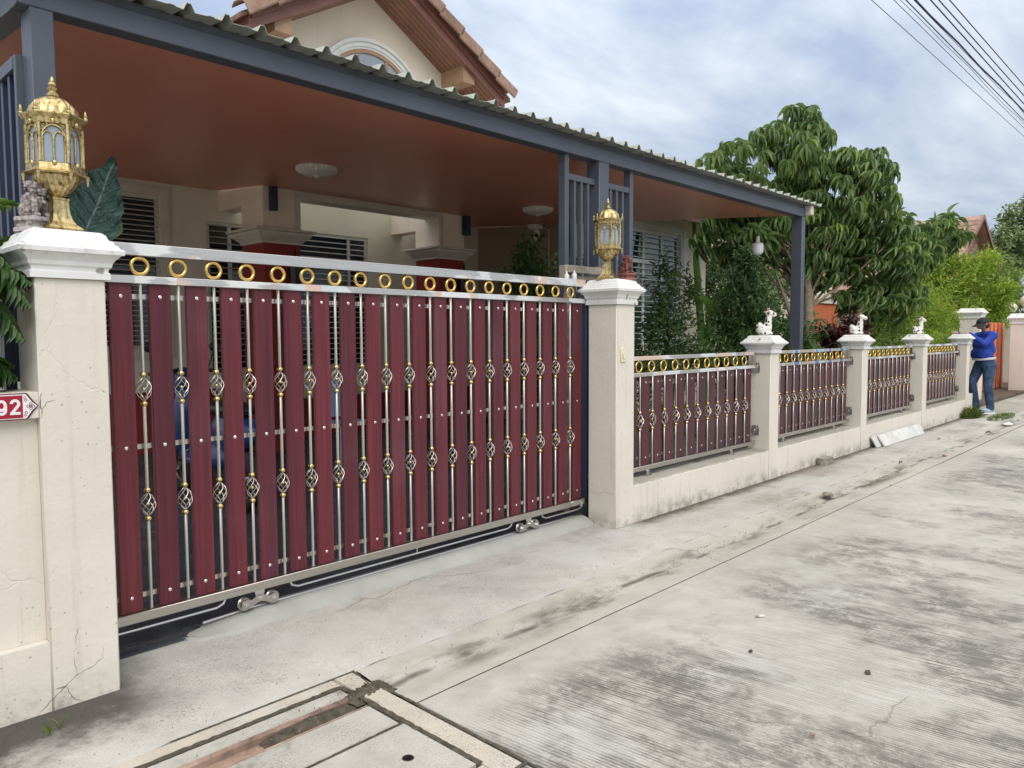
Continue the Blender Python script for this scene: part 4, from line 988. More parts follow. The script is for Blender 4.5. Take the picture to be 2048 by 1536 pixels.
# ceiling lamps
def ceiling_lamp(x, y, label):
    z = ceil_z(y)-0.001; t = thing('ceiling_lamp', label, 'lamp', (x, y, z), 'round ceiling lamps')
    obj('rim', MB().lathe([(0.155, 0.0), (0.188, -0.004), (0.196, -0.016), (0.192, -0.026), (0.176, -0.030), (0.10, -0.032)], 40, (x, y, z)), 'plaster_lamp', t)
    pr = [(0.186*math.cos(a), -0.028-0.062*math.sin(a)) for a in [i*PI/2/8 for i in range(8)]]
    obj('fluted_dome', MB().lathe(pr, 96, (x, y, z), lobes=24, amp=0.045), 'plaster_lamp', t, angle=60)
    obj('boss', MB().lathe([(0.036, -0.080), (0.036, -0.092), (0.022, -0.097), (0.02, -0.103), (0.008, -0.110), (0.0, -0.112)], 16, (x, y, z)), 'plaster_lamp', t)
ceiling_lamp(3.95, 3.15, 'fluted round plaster lamp on the carport ceiling above the gate centre')
ceiling_lamp(7.15, 3.20, 'fluted round plaster lamp on the ceiling left of the bar screen')
# camera
cc = thing('security_camera', 'white dome security camera under the carport ceiling by the grey wall', 'camera', (8.70, 4.62, ceil_z(4.62)))
z = ceil_z(4.62)
obj('mount', MB().box(8.60, 8.80, 4.56, 4.70, z-0.085, z-0.012, 0.008), 'white_plastic', cc)
hd = obj('head', MB().ball((8.70, 4.60, z-0.17), (0.052, 0.052, 0.088), 16, 12), 'white_plastic', cc)
obj('lens', MB().ball((8.664, 4.568, z-0.185), (0.026, 0.026, 0.034), 12, 8), 'black', hd)
obj('cable_conduit', MB().tube([(8.86, 4.60, z-0.05), (8.875, 4.50, z-0.1), (8.875, 4.50, 1.2)], 0.012, 6), 'trim', cc)
# hanging bulb
hb = thing('hanging_bulb', 'white hanging LED bulb near the right carport post', 'bulb', (8.55, 0.95, 2.81))
q = lambda z: (8.55, 0.95, z)
obj('cord', MB().tube([q(2.83), (8.545, 0.955, 2.72), (8.556, 0.95, 2.62), q(2.56)], 0.004, 6), 'wire', hb)
obj('socket', MB().lathe([(0.018, 0.03), (0.022, 0.0), (0.022, -0.035), (0.03, -0.045)], 16, q(2.535)), 'white_plastic', hb)
obj('globe', MB().lathe([(0.03, 0.0), (0.062, -0.012), (0.068, -0.03), (0.068, -0.095), (0.058, -0.125), (0.034, -0.145), (0.0, -0.15)], 24, q(2.49)), 'bulb', hb, angle=60)

# ================================================================== house
hs = thing('house', 'cream single-storey house with gabled tile roof behind the carport', 'house', (6.5, 5.0, 0.0))
YB = 6.1
def wall_with_openings(name, mat, x0, x1, y0, y1, z0, z1, ops, parent):
    """solid wall in the x-z plane split round rectangular openings"""
    m = MB(); xs = sorted({x0, x1}|{a for o in ops for a in o[:2]}); zs = sorted({z0, z1}|{a for o in ops for a in o[2:]})
    for i in range(len(xs)-1):
        for j in range(len(zs)-1):
            cx, cz = (xs[i]+xs[i+1])/2, (zs[j]+zs[j+1])/2
            if any(o[0] < cx < o[1] and o[2] < cz < o[3] for o in ops): continue
            m.box(xs[i], xs[i+1], y0, y1, zs[j], zs[j+1])
    return obj(name, m, mat, parent)
wall_with_openings('wall', 'porch_wall', 0.5, 9.0, YB, YB+0.15, 0, 3.30, [(2.2, 3.66, 1.25, 3.07), (4.22, 5.30, 0.95, 2.84), (5.36, 6.645, 0.95, 2.84)], hs)
def window(x0, x1, z0, z1, y, parent, frame='white_frame', glass='glass', mull=(), bars=0.072, barmat='white_bar', trans=None, fw=0.045):
    f = obj('window', MB().box(x0, x1, y+0.03, y+0.09, z1-fw, z1).box(x0, x1, y+0.03, y+0.09, z0, z0+fw).box(x0, x0+fw, y+0.031, y+0.089, z0+fw, z1-fw).box(x1-fw, x1, y+0.031, y+0.089, z0+fw, z1-fw), frame, parent)
    xs = [x0+fw]+[q for mx_ in mull for q in (mx_-fw/2, mx_+fw/2)]+[x1-fw]
    for mx_ in mull: obj('mullion', MB().box(mx_-fw/2, mx_+fw/2, y+0.032, y+0.088, z0+fw, z1-fw), frame, f)
    for i in range(0, len(xs), 2):
        zz_ = [(z0+fw, z1-fw)] if trans is None else [(z0+fw, trans-fw/2), (trans+fw/2, z1-fw)]
        for a, b_ in zz_: obj('pane', MB().box(xs[i], xs[i+1], y+0.055, y+0.065, a, b_), glass, f)
        if trans is not None: obj('transom', MB().box(xs[i], xs[i+1], y+0.032, y+0.088, trans-fw/2, trans+fw/2), frame, f)
    bm_ = MB(); z = z0+0.05
    k = 0
    while z < z1-0.03:
        o_ = obj('security_bar', MB().box(x0+0.01, x1-0.01, y+0.004, y+0.014, z-0.006, z+0.006), barmat, f); z += bars
    return f
window(2.2, 3.66, 1.25, 3.07, YB, hs, 'trim', 'glass', (2.93,), 0.0585*1.0, 'beige_bar')
window(4.22, 5.30, 0.95, 2.84, YB, hs, 'white_frame', 'glass', (4.53, 4.9), 0.075, 'beige_bar')
window(5.36, 6.645, 0.95, 2.84, YB, hs, 'white_frame', 'glass', (6.327,), 0.075, 'white_bar')
def trim(x0, x1, z0, z1, y, w=0.10, parent=hs, mat='trim', sill=True):
    m = MB()
    for d, t in ((0.0, 0.030), (w*0.45, 0.020), (w*0.72, 0.012)):
        a, c, e_, g = x0-w+d, x1+w-d, z0-w+d, z1+w-d
    for k, (i0, i1, t) in enumerate(((0.0, 0.42, 0.034), (0.42, 0.75, 0.024), (0.75, 1.0, 0.014))):
        o0, o1 = w*(1-i0), w*(1-i1)
        m.box(x0-o0, x1+o0, y-t, y, z1+o1, z1+o0).box(x0-o0, x1+o0, y-t, y, z0-o0, z0-o1).box(x0-o0, x0-o1, y-t+0.0005, y, z0-o1, z1+o1).box(x1+o1, x1+o0, y-t+0.0005, y, z0-o1, z1+o1)
    return obj('window_trim', m, mat, parent)
trim(2.2, 3.66, 1.25, 3.07, YB, 0.10)
obj('plinth_band', MB().box(0.5, 4.3, YB-0.03, YB, 0.0, 0.75), 'red_render', hs)
obj('plinth_band', MB().box(4.3, 8.9, YB-0.031, YB, 0.0, 0.55), 'red_render', hs)
# porch columns with capitals
for cx in (4.63, 7.31):
    col = obj('column', MB().box(cx-0.24, cx+0.24, 5.0, 5.52, 0.0, 2.53, 0.006), 'red_render', hs)
    obj('column_head', MB().box(cx-0.24, cx+0.24, 5.0, 5.52, 2.66, 3.30), 'house_cream', col)
    obj('capital', MB().lathe([(r*math.sqrt(2), z) for r, z in ((0.24, 2.49), (0.262, 2.495), (0.262, 2.515), (0.29, 2.545), (0.335, 2.585), (0.345, 2.60), (0.345, 2.625), (0.385, 2.632), (0.385, 2.66), (0.30, 2.672))], 4, (cx, 5.26, 0), PI/4, 1.0, 1.0), 'trim', col, angle=15)
    obj('bracket', MB().box(cx-(0.165 if cx < 5 else -0.20), cx-(0.10 if cx < 5 else -0.29), 4.90, 4.998, 2.86, 3.14, 0.004), 'navy', col)
    obj('rear_beam', MB().box(cx-0.239, cx-0.02, 5.521, YB, 2.97 if cx < 5 else 2.93, 3.30), 'house_cream', hs)
obj('lintel', MB().box(4.871, 7.069, 5.02, 5.30, 3.065, 3.30), 'trim', hs)
obj('lintel_trim', MB().box(4.80, 4.8695, 4.985, 4.9995, 2.672, 3.12), 'trim', hs); obj('lintel_trim', MB().box(7.075, 7.14, 4.985, 4.9995, 2.672, 3.12), 'trim', hs)
for cx in (4.63+0.10, 7.31+0.14):
    sc = obj('wall_lantern', MB().box(cx-0.03, cx+0.03, 4.96, 4.999, 2.10, 2.30).lathe([(0.05, 2.02), (0.06, 2.05), (0.07, 2.25), (0.09, 2.26), (0.02, 2.36), (0.012, 2.42), (0, 2.45)], 6, (cx, 4.90, 0)), 'black', hs)
# right wing: side wall in shade and front wall with the large white window
WX, WY = 8.90, 4.105
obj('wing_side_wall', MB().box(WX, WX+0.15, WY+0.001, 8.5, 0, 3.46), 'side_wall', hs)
WIN = (9.45, 12.06, 0.55, 3.19)
wall_with_openings('wing_front_wall', 'house_cream', WX, 12.98, WY, WY+0.15, 0, 3.55, [WIN], hs)
obj('wing_end_wall', MB().box(12.83, 12.98, WY+0.15, 9, 0, 3.55), 'house_cream', hs)
window(*WIN, WY, hs, 'white_frame', 'glass_green', (10.15, 10.93, 11.5), 0.092, 'white_bar', trans=2.66, fw=0.055)
trim(*WIN, WY, 0.15, hs, 'white_frame')
# wing roof with hip cap tiles
def roof_plane(P, t, name, mat, parent):
    v = list(P)+[(a, b_, c-t) for a, b_, c in P]; n = len(P)
    return obj(name, MB().add(v, [tuple(range(n)), tuple(range(2*n-1, n-1, -1))]+[(i, n+i, n+(i+1) % n, (i+1) % n) for i in range(n)]), mat, parent)
roof_plane([(8.4, 3.5, 3.46), (13.6, 3.5, 3.46), (11.0, 6.4, 5.12)], 0.08, 'wing_roof', 'terra', hs)
roof_plane([(13.6, 3.5, 3.46), (13.6, 10, 3.46), (11.0, 9.0, 5.12), (11.0, 6.4, 5.12)], 0.08, 'wing_roof', 'terra', hs)
roof_plane([(8.4, 9.0, 5.11), (8.4, 3.5, 3.46), (11.0, 6.4, 5.12), (11.0, 9.0, 5.12)], 0.08, 'wing_roof', 'terra', hs)
obj('wing_fascia', MB().box(8.4, 13.6, 3.44, 3.50, 3.30, 3.44), 'fascia', hs)
cap_me = None
def cap_tile(L_=0.34, r=0.10):
    m = MB(); v = []; f = []; n = 10
    for i, (x, k) in enumerate(((0, 1.0), (0.03, 1.12), (0.06, 1.12), (0.09, 1.0), (L_, 0.86))):
        for j in range(n+1): a = PI*j/n; v.append((x, r*k*math.cos(a), r*k*math.sin(a)))
    for i in range(4):
        for j in range(n): f.append((i*(n+1)+j, i*(n+1)+j+1, (i+1)*(n+1)+j+1, (i+1)*(n+1)+j))
    f.append(tuple(range(n+1)))
    return m.add(v, f).mesh('ridge_tile', angle=50)
cap_me = cap_tile()
def run_caps(a, b_, parent, n):
    a, b_ = Vector(a), Vector(b_); d = (b_-a); e_ = d.to_track_quat('X', 'Z').to_euler()
    for i in range(n): inst('ridge_tile', cap_me, 'terra', parent, a+d*(i/n), e_)
run_caps((8.4, 3.5, 3.48), (11.0, 6.4, 5.16), hs, 13); run_caps((13.6, 3.5, 3.48), (11.0, 6.4, 5.16), hs, 13)
run_caps((11.0, 6.35, 5.17), (11.0, 9.0, 5.17), hs, 9)
# front gable
AX, WG, FG = 5.726, 4.70, 4.20; SL = 0.565
def rz(x, z0): return z0-SL*abs(x-AX)
Z0 = 5.58
hx = 1.84
obj('gable_wall', MB().prism([(AX-hx+0.05, 3.25), (AX+hx-0.05, 3.25), (AX+hx-0.05, rz(AX+hx-0.05, Z0)), (AX, Z0+0.02), (AX-hx+0.05, rz(AX-hx+0.05, Z0))], 'y', WG, WG+0.15), 'house_cream', hs)
cs, sn = 1/math.hypot(1, SL), SL/math.hypot(1, SL)
for sgn in (-1, 1):
    E_ = AX+sgn*hx
    def P(x, y, dz): return (x, y, rz(x, Z0)+dz)
    # layered barge boards
    for k, (y0, y1, d0, d1) in enumerate(((FG, FG+0.04, 0.0, 0.17), (FG-0.03, FG, 0.10, 0.20))):
        m = MB(); v = [P(AX, y0, d0), P(E_, y0, d0), P(E_, y0, d1), P(AX, y0, d1), P(AX, y1, d0), P(E_, y1, d0), P(E_, y1, d1), P(AX, y1, d1)]
        obj('barge_board', m.add(v, [(0, 1, 2, 3), (4, 7, 6, 5), (0, 4, 5, 1), (1, 5, 6, 2), (2, 6, 7, 3), (3, 7, 4, 0)]), 'fascia', hs)
    # soffit planks
    npl = 6; wdt = (WG-FG-0.04)/npl
    for k in range(npl):
        y0, y1 = FG+0.04+k*wdt+0.004, FG+0.04+(k+1)*wdt-0.004
        v = [P(AX, y0, 0.012), P(E_, y0, 0.012), P(E_, y1, 0.012), P(AX, y1, 0.012), P(AX, y0, 0.03), P(E_, y0, 0.03), P(E_, y1, 0.03), P(AX, y1, 0.03)]
        obj('soffit_plank', MB().add(v, [(0, 1, 2, 3), (4, 7, 6, 5), (0, 4, 5, 1), (1, 5, 6, 2), (2, 6, 7, 3), (3, 7, 4, 0)]), 'soffit', hs)
    v = [P(AX, FG-0.02, 0.20), P(E_+sgn*0.12, FG-0.02, 0.20), P(E_+sgn*0.12, 5.35, 0.20), P(AX, 5.35, 0.20)]  # roof cut short behind the gable to keep the porch open to sky light
    roof_plane(v if sgn > 0 else v[::-1], 0.05, 'gable_roof', 'terra', hs)
    v = [P(AX, FG+0.041, 0.032), P(E_, FG+0.041, 0.032), P(E_, 5.3, 0.032), P(AX, 5.3, 0.032)]
    roof_plane(v, 0.01, 'gable_underlay', 'fascia', hs)
    # eave return fascia running back
    obj('eave_fascia', MB().box(min(E_, E_+sgn*0.03), max(E_, E_+sgn*0.03), FG, 5.3, rz(E_, Z0)-0.03, rz(E_, Z0)+0.16), 'fascia', hs)
    # barge tiles stepping down the rake
    bt = MB(); 
    L_ = 0.40; nb = 5
    prof = [(-0.115, -0.085), (-0.115, 0.03), (-0.09, 0.06), (0.06, 0.075), (0.13, 0.05)]
    v = []; f = []
    for x, up in ((0, 0.0), (L_, 0.032)):
        for (yy, zz_) in prof: v.append((x, yy, zz_+up))
        for (yy, zz_) in prof: v.append((x, yy+0.012, zz_+up-0.016))
    n5 = 5
    for j in range(4): f += [(j, j+1, 10+j+1, 10+j), (5+j+1, 5+j, 15+j, 15+j+1)]
    f += [tuple([5, 6, 7, 8, 9, 4, 3, 2, 1, 0])[::-1], (10, 11, 12, 13, 14, 19, 18, 17, 16, 15), (0, 10, 15, 5), (4, 9, 19, 14)]
    bme = MB().add(v, f).mesh('barge_tile', angle=30)
    for k in range(nb):
        s0 = 0.36+k*0.375                        # distance from the apex down the slope
        xx = AX+sgn*s0*cs
        p0 = Vector(P(xx, FG-0.02, 0.235))
        inst('barge_tile', bme, 'terra', hs, p0, (0, sgn*math.atan(SL), 0) if sgn > 0 else (0, -math.atan(SL)+PI, 0)) if sgn > 0 else inst('barge_tile', bme, 'terra', hs, Vector(P(AX+sgn*(s0+0.4)*cs, FG-0.02, 0.235)), (0, -math.atan(SL), 0))
    bx_ = AX+sgn*1.02
    # eave brackets
    x = 6.98 if sgn > 0 else 4.28
    zb = rz(x, Z0)+0.0
    x0_, x1_ = (x-0.10, x+0.10)
    obj('eave_bracket', MB().prism([(x0_, rz(x, Z0)-0.14), (x1_, rz(x, Z0)-0.14), (x1_, rz(x1_, Z0)+0.03), (x0_, rz(x0_, Z0)+0.03)], 'y', FG+0.06, WG+0.02), 'tan_beam', hs)
# arched window in the gable
ZC, RR = 4.19, 0.85
aw = None
def arc_band(r0, r1, y0, y1, n=28):
    m = MB(); v = []; f = []
    for i in range(n+1):
        a = PI*i/n
        for r in (r0, r1):
            for y in (y0, y1): v.append((AX+r*math.cos(a), y, ZC+r*math.sin(a)))
    for i in range(n):
        k = i*4; f += [(k, k+4, k+6, k+2), (k+1, k+3, k+7, k+5), (k+2, k+6, k+7, k+3), (k, k+1, k+5, k+4)]
    return m.add(v, f)
aw = obj('arched_window', arc_band(0.69, 0.735, WG-0.03, WG+0.01), 'tan_beam', hs)
for k, (a, b_, t) in enumerate(((0.735, 0.762, 0.035), (0.762, 0.798, 0.05), (0.798, 0.818, 0.04), (0.818, 0.86, 0.065))): obj('arch_moulding', arc_band(a, b_, WG-t, WG+0.005), 'white_frame', aw)
pm = MB().prism([(AX+0.69*math.cos(PI*i/24), ZC+0.69*math.sin(PI*i/24)) for i in range(25)], 'y', WG-0.012, WG-0.004); obj('pane', pm, 'lglass', aw)
for x in (-0.22, 0.22): obj('muntin', MB().box(AX+x-0.02, AX+x+0.02, WG-0.028, WG-0.006, ZC, ZC+0.65), 'tan_beam', aw)
# small main roof edge with wavy tiles left of the gable
roof_plane([(1.2, 4.6, 4.02), (3.5, 4.6, 4.02), (3.5, 9.4, 6.2), (1.2, 9.4, 6.2)], 0.06, 'main_roof', 'terra', hs)
m = MB()
for i in range(16):
    x = 1.28+i*0.14; m.tube([(x, 4.57, 4.03), (x, 7.0, 5.13)], 0.065, 8)
obj('roof_rolls', m, 'terra', hs)

# ================================================================== post lanterns
def lantern(x, y, z0, rot, label):
    t = thing('post_lantern', label, 'lantern', (x, y, z0), 'gold post lanterns'); t.rotation_euler.z = rot
    def ob(n, mb, mt, par=t, ang=38): return link(n, mb.mesh(n, (0, 0, 0), ang), mt, par)
    ob('stem', MB().square([(0.066, 0.0), (0.066, 0.008), (0.060, 0.012), (0.062, 0.016), (0.058, 0.022), (0.045, 0.034), (0.036, 0.052), (0.031, 0.075), (0.029, 0.10), (0.028, 0.122), (0.031, 0.124), (0.031, 0.131), (0.02, 0.133)], 0, 0), 'lantern', ang=25)
    bowl = ob('bowl', MB().lathe([(0.020, 0.131), (0.024, 0.137), (0.034, 0.146), (0.050, 0.160), (0.064, 0.176), (0.074, 0.195), (0.078, 0.212), (0.076, 0.216)], 72, lobes=18, amp=0.028), 'lantern', ang=60)
    hexr = lambda r: [(r*math.cos(PI/6+k*PI/3), r*math.sin(PI/6+k*PI/3)) for k in range(6)]
    ob('lower_tray', MB().lathe([(0.072, 0.212), (0.106, 0.214), (0.114, 0.219), (0.104, 0.224), (0.098, 0.228), (0.096, 0.250), (0.088, 0.254)], 6, ph=PI/6), 'lantern', ang=20)
    ob('upper_tray', MB().lathe([(0.088, 0.392), (0.094, 0.396), (0.096, 0.412), (0.104, 0.418), (0.112, 0.428), (0.112, 0.433), (0.09, 0.437)], 6, ph=PI/6), 'lantern', ang=20)
    ob('dome', MB().lathe([(0.086, 0.434), (0.084, 0.444), (0.076, 0.466), (0.062, 0.484), (0.044, 0.498), (0.028, 0.505), (0.018, 0.507)], 72, lobes=12, amp=0.035), 'lantern', ang=60)
    ob('finial', MB().lathe([(0.012, 0.505), (0.022, 0.510), (0.023, 0.517), (0.014, 0.523), (0.011, 0.530), (0.017, 0.536), (0.017, 0.541), (0.010, 0.546), (0.0145, 0.552), (0.0145, 0.557), (0.008, 0.563), (0.009, 0.568), (0.004, 0.580), (0.0, 0.588)], 18), 'lantern', ang=50)
    fin = MB().lathe([(0.004, 0), (0.0085, 0.004), (0.0085, 0.010), (0.005, 0.014), (0.0072, 0.019), (0.0045, 0.025), (0.0052, 0.029), (0.0, 0.040)], 10).mesh('small_finial', angle=50)
    pend = MB().lathe([(0.0, -0.034), (0.004, -0.026), (0.006, -0.018), (0.0045, -0.013), (0.0075, -0.006), (0.008, 0.002)], 10).mesh('pendant', angle=50)
    rose = MB().ball((0, 0, 0), (0.0085, 0.0085, 0.011), 10, 8).mesh('boss', angle=60)
    for k in range(6):
        a = PI/6+k*PI/3; link('small_finial', fin, 'lantern', t, (0.105*math.cos(a), 0.105*math.sin(a), 0.430))
        link('pendant', pend, 'lantern', t, (0.104*math.cos(a), 0.104*math.sin(a), 0.214))
        am = a+PI/6; ap = math.cos(PI/6)
        link('boss', rose, 'lantern', t, (0.096*ap*math.cos(am), 0.096*ap*math.sin(am), 0.250)); link('boss', rose, 'lantern', t, (0.098*ap*math.cos(am), 0.098*ap*math.sin(am), 0.402))
        # one glazed side: frame, two lancets under a larger arch, scroll corners
        A = Vector((0.090*math.cos(a), 0.090*math.sin(a), 0)); B = Vector((0.090*math.cos(a+PI/3), 0.090*math.sin(a+PI/3), 0)); n_ = (A+B).normalized()
        def W(u, z, o=0.0): p = A+(B-A)*u+n_*o; return (p.x, p.y, z)
        m = MB(); m.tube([W(0, 0.252, .001), W(0, 0.394, .001)], 0.0075, 8)
        for u in (0.10, 0.5, 0.90): m.tube([W(u, 0.252), W(u, 0.338)], 0.0036, 6); m.tube([W(u, 0.333, .001), W(u, 0.341, .001)], 0.0052, 6)
        def gothic(u0, u1, zb, zt, r=0.0030):
            P = []; um = (u0+u1)/2
            for i in range(9): q = i/8; P.append(W(u0+(um-u0)*(1-math.cos(q*PI/2))**0.9 if q else u0, zb+(zt-zb)*math.sin(q*PI/2)))
            P2 = [W(u1-(um-u0)*(1-math.cos(q*PI/2))**0.9 if q else u1, zb+(zt-zb)*math.sin(q*PI/2)) for q in [i/8 for i in range(9)]]
            m.tube(P, r, 6); m.tube(P2, r, 6)
        gothic(0.10, 0.50, 0.338, 0.364); gothic(0.50, 0.90, 0.338, 0.364); gothic(0.06, 0.94, 0.336, 0.389, 0.0042)
        for (u0, sg_) in ((0.16, 1), (0.84, -1)):
            for (du, dz, rr) in ((0, 0.383, 0.0075), (0.10*sg_, 0.3885, 0.0048), (-0.06*sg_, 0.3680, 0.0050)):
                P = [];
                for i in range(12): q = i/11*2*PI*1.25; rq = rr*(1-0.45*i/11); c_ = W(u0+du, dz); P.append((c_[0]+(B-A).normalized().x*rq*math.cos(q), c_[1]+(B-A).normalized().y*rq*math.cos(q), c_[2]+rq*math.sin(q)))
                m.tube(P, 0.0014, 5)
        sd_ = ob('arcade', m, 'lantern', t, 60)
        g = MB(); o_ = -0.004; g.add([W(0.03, 0.253, o_), W(0.97, 0.253, o_), W(0.97, 0.388, o_), W(0.03, 0.388, o_), W(0.03, 0.253, o_-.0015), W(0.97, 0.253, o_-.0015), W(0.97, 0.388, o_-.0015), W(0.03, 0.388, o_-.0015)], [(0, 1, 2, 3), (7, 6, 5, 4), (0, 4, 5, 1), (1, 5, 6, 2), (2, 6, 7, 3), (3, 7, 4, 0)])
        link('glass_pane', g.mesh('glass_pane'), 'lglass', sd_)
    ob('bulb', MB().lathe([(0.014, 0.235), (0.016, 0.262), (0.030, 0.278), (0.030, 0.296), (0.018, 0.308), (0.0, 0.311)], 16), 'bulb', ang=60)
lantern(0.908, 0.115, 1.798, math.radians(12), 'gold hexagonal lantern on the left gate pillar next to a big leaf')
lantern(4.445, 0.13, 1.798, math.radians(20), 'gold hexagonal lantern on the right gate pillar in front of the bars')

# ================================================================== stone lions and giraffe figures
def lion(x, y, z, rot, mat, label, s=1.0):
    t = thing('lion_statue', label, 'statue', (x, y, z), 'seated guardian lions'); t.rotation_euler.z = rot
    m = MB(); k = lambda *a: tuple(q*s for q in a)
    B = lambda c, r: m.ball(k(*c), k(*r), 14, 10)
    # faces +x
    B((-0.012, 0, 0.105), (0.036, 0.033, 0.048)); B((0.012, 0, 0.118), (0.026, 0.030, 0.034)); B((-0.024, 0.024, 0.082), (0.030, 0.018, 0.028)); B((-0.024, -0.024, 0.082), (0.030, 0.018, 0.028))
    for sg_ in (-1, 1):
        capsule(m, k(0.022, sg_*0.022, 0.118), k(0.030, sg_*0.026, 0.068), 0.0125*s, 0.0105*s, 10); B((0.038, sg_*0.026, 0.063), (0.015, 0.012, 0.009)); B((0.006, sg_*0.032, 0.062), (0.020, 0.012, 0.008))
        B((0.026, sg_*0.017, 0.170), (0.008, 0.008, 0.007)); B((0.0, sg_*0.030, 0.178), (0.007, 0.006, 0.009))
    B((0.012, 0, 0.163), (0.030, 0.031, 0.027)); B((0.036, 0, 0.154), (0.017, 0.020, 0.012)); B((0.037, 0, 0.142), (0.014, 0.017, 0.006)); B((0.052, 0, 0.160), (0.006, 0.007, 0.005))
    R = random.Random(5)
    for i in range(26):
        a = R.uniform(0.5, 5.8); zz_ = R.uniform(0.13, 0.188); r = 0.033*(1-abs(zz_-0.155)/0.06)+0.006; B((0.004+r*math.cos(a), r*math.sin(a), zz_), (0.0085, 0.0085, 0.008))
    for i in range(8): B((R.uniform(-0.02, 0.018), R.uniform(-0.02, 0.02), 0.187), (0.009, 0.009, 0.007))
    B((-0.05, 0, 0.115), (0.012, 0.014, 0.032)); m.torus(k(0.012, 0, 0.128), 0.028*s, 0.004*s, 'z', 16, 6); B((0.045, 0, 0.112), (0.008, 0.008, 0.008))
    me = remesh(m, 0.0028*s, 1, name='body'); link('body', me, mat, t)
    p = MB().lathe([(r*math.sqrt(2)*s, z_*s) for r, z_ in ((0.052, 0), (0.052, 0.012), (0.045, 0.018), (0.043, 0.034), (0.046, 0.038), (0.050, 0.042), (0.050, 0.054), (0.044, 0.057))], 4, ph=PI/4)
    link('plinth', p.mesh('plinth', angle=20), mat, t)
lion(0.838, 0.135, 1.797, math.radians(-62), 'lion_grey', 'grey weathered stone lion on the left gate pillar', 0.98)
lion(4.560, 0.045, 1.797, math.radians(-100), 'lion_red', 'red-brown stone lion on the right gate pillar behind the lantern', 0.92)
def giraffe(x, y, z, rot, label, s=1.0):
    t = thing('giraffe_figure', label, 'figure', (x, y, z), 'spotted giraffe figures'); t.rotation_euler.z = rot
    m = MB(); k = lambda *a: tuple(q*s for q in a); B = lambda c, r: m.ball(k(*c), k(*r), 14, 10)
    B((-0.022, 0, 0.058), (0.066, 0.046, 0.050)); B((-0.055, 0, 0.092), (0.034, 0.036, 0.036)); B((0.03, 0, 0.055), (0.034, 0.036, 0.05))
    for sg_ in (-1, 1): B((-0.01, sg_*0.034, 0.024), (0.042, 0.016, 0.020)); B((0.045, sg_*0.022, 0.022), (0.026, 0.014, 0.014))
    capsule(m, k(0.026, 0, 0.07), k(0.040, 0, 0.195), 0.042*s, 0.028*s, 14); capsule(m, k(-0.075, 0, 0.08), k(-0.085, 0.01, 0.045), 0.006*s, 0.006*s, 8)
    B((0.046, 0, 0.216), (0.042, 0.036, 0.033)); B((0.082, 0, 0.203), (0.028, 0.029, 0.024))
    link('body', remesh(m, 0.0045*s, 2, name='body'), 'giraffe', t)
    h = MB()
    for sg_ in (-1, 1):
        h.ball(k(0.018, sg_*0.042, 0.226), k(0.010, 0.020, 0.011), 10, 8)
    link('ear', h.mesh('ear', angle=60), 'giraffe_pink', t)
    h = MB()
    for sg_ in (-1, 1): h.tube([k(0.036, sg_*0.013, 0.234), k(0.034, sg_*0.015, 0.254)], 0.0055*s, 8); h.ball(k(0.034, sg_*0.015, 0.256), 0.0085*s, 10, 8)
    link('horn', h.mesh('horn', angle=60), 'giraffe_pink', t)
    link('muzzle', MB().ball(k(0.094, 0, 0.202), k(0.021, 0.028, 0.022), 12, 10).mesh('muzzle', angle=60), 'giraffe_white', t)
    e_ = MB()
    for sg_ in (-1, 1): e_.ball(k(0.066, sg_*0.021, 0.224), 0.0065*s, 8, 6)
    link('eye', e_.mesh('eye', angle=60), 'black', t)
    link('base', MB().lathe([(0.074*s, 0), (0.076*s, 0.004), (0.074*s, 0.010), (0.06*s, 0.012)], 24, sy=0.62).mesh('base'), 'old_wood', t)
giraffe(6.965, 0.105, 1.388, math.radians(-38), 'black and white giraffe figure on the nearest short pillar', 1.0)
giraffe(9.47, 0.105, 1.388, math.radians(-60), 'giraffe figure under the mango leaves on the middle short pillar', 1.0)
giraffe(11.97, 0.105, 1.388, math.radians(-40), 'giraffe figure on the farthest short pillar before yellow-green bushes', 1.0)

# ================================================================== plants
def tube_obj(name, paths, mat, parent, n=7):
    m = MB()
    for P, R in paths: m.tube(P, R, n)
    return obj(name, m, mat, parent, 60)
# --- mango tree
mt = thing('mango_tree', 'tall mango tree with drooping dark green leaves beside the carport', 'tree', (11.25, 1.40, 0.05))
C0 = np.array([11.25, 1.40, 0.05]); fork = C0+np.array([0.05, 0.02, 1.05])
paths = [([tuple(C0+[0, 0, -0.1]), tuple(C0+[-0.02, 0.0, 0.45]), tuple(C0+[-0.02, 0.01, 0.9]), tuple(fork+[-0.02, 0.0, 0.35]), tuple(fork+[0.02, 0.05, 1.0]), tuple(fork+[-0.05, 0.2, 1.7]), tuple(fork+[0.1, 0.4, 2.6])], [0.115, 0.095, 0.085, 0.078, 0.062, 0.05, 0.02]),
         ([tuple(C0+[0.0, 0, 0.72]), tuple(fork+[0.25, -0.14, 0.12]), tuple(fork+[0.75, -0.38, 0.55]), tuple(fork+[1.2, -0.6, 0.95]), tuple(fork+[1.6, -0.75, 1.4])], [0.07, 0.062, 0.05, 0.04, 0.015]),
         ([tuple(C0+[-0.08, 0.08, 0.0]), tuple(C0+[-0.16, 0.12, 0.7]), tuple(fork+[-0.12, 0.2, 0.5]), tuple(fork+[-0.3, 0.4, 1.2])], [0.06, 0.05, 0.045, 0.015])]
cc_ = np.array([11.45, 1.62, 2.95])
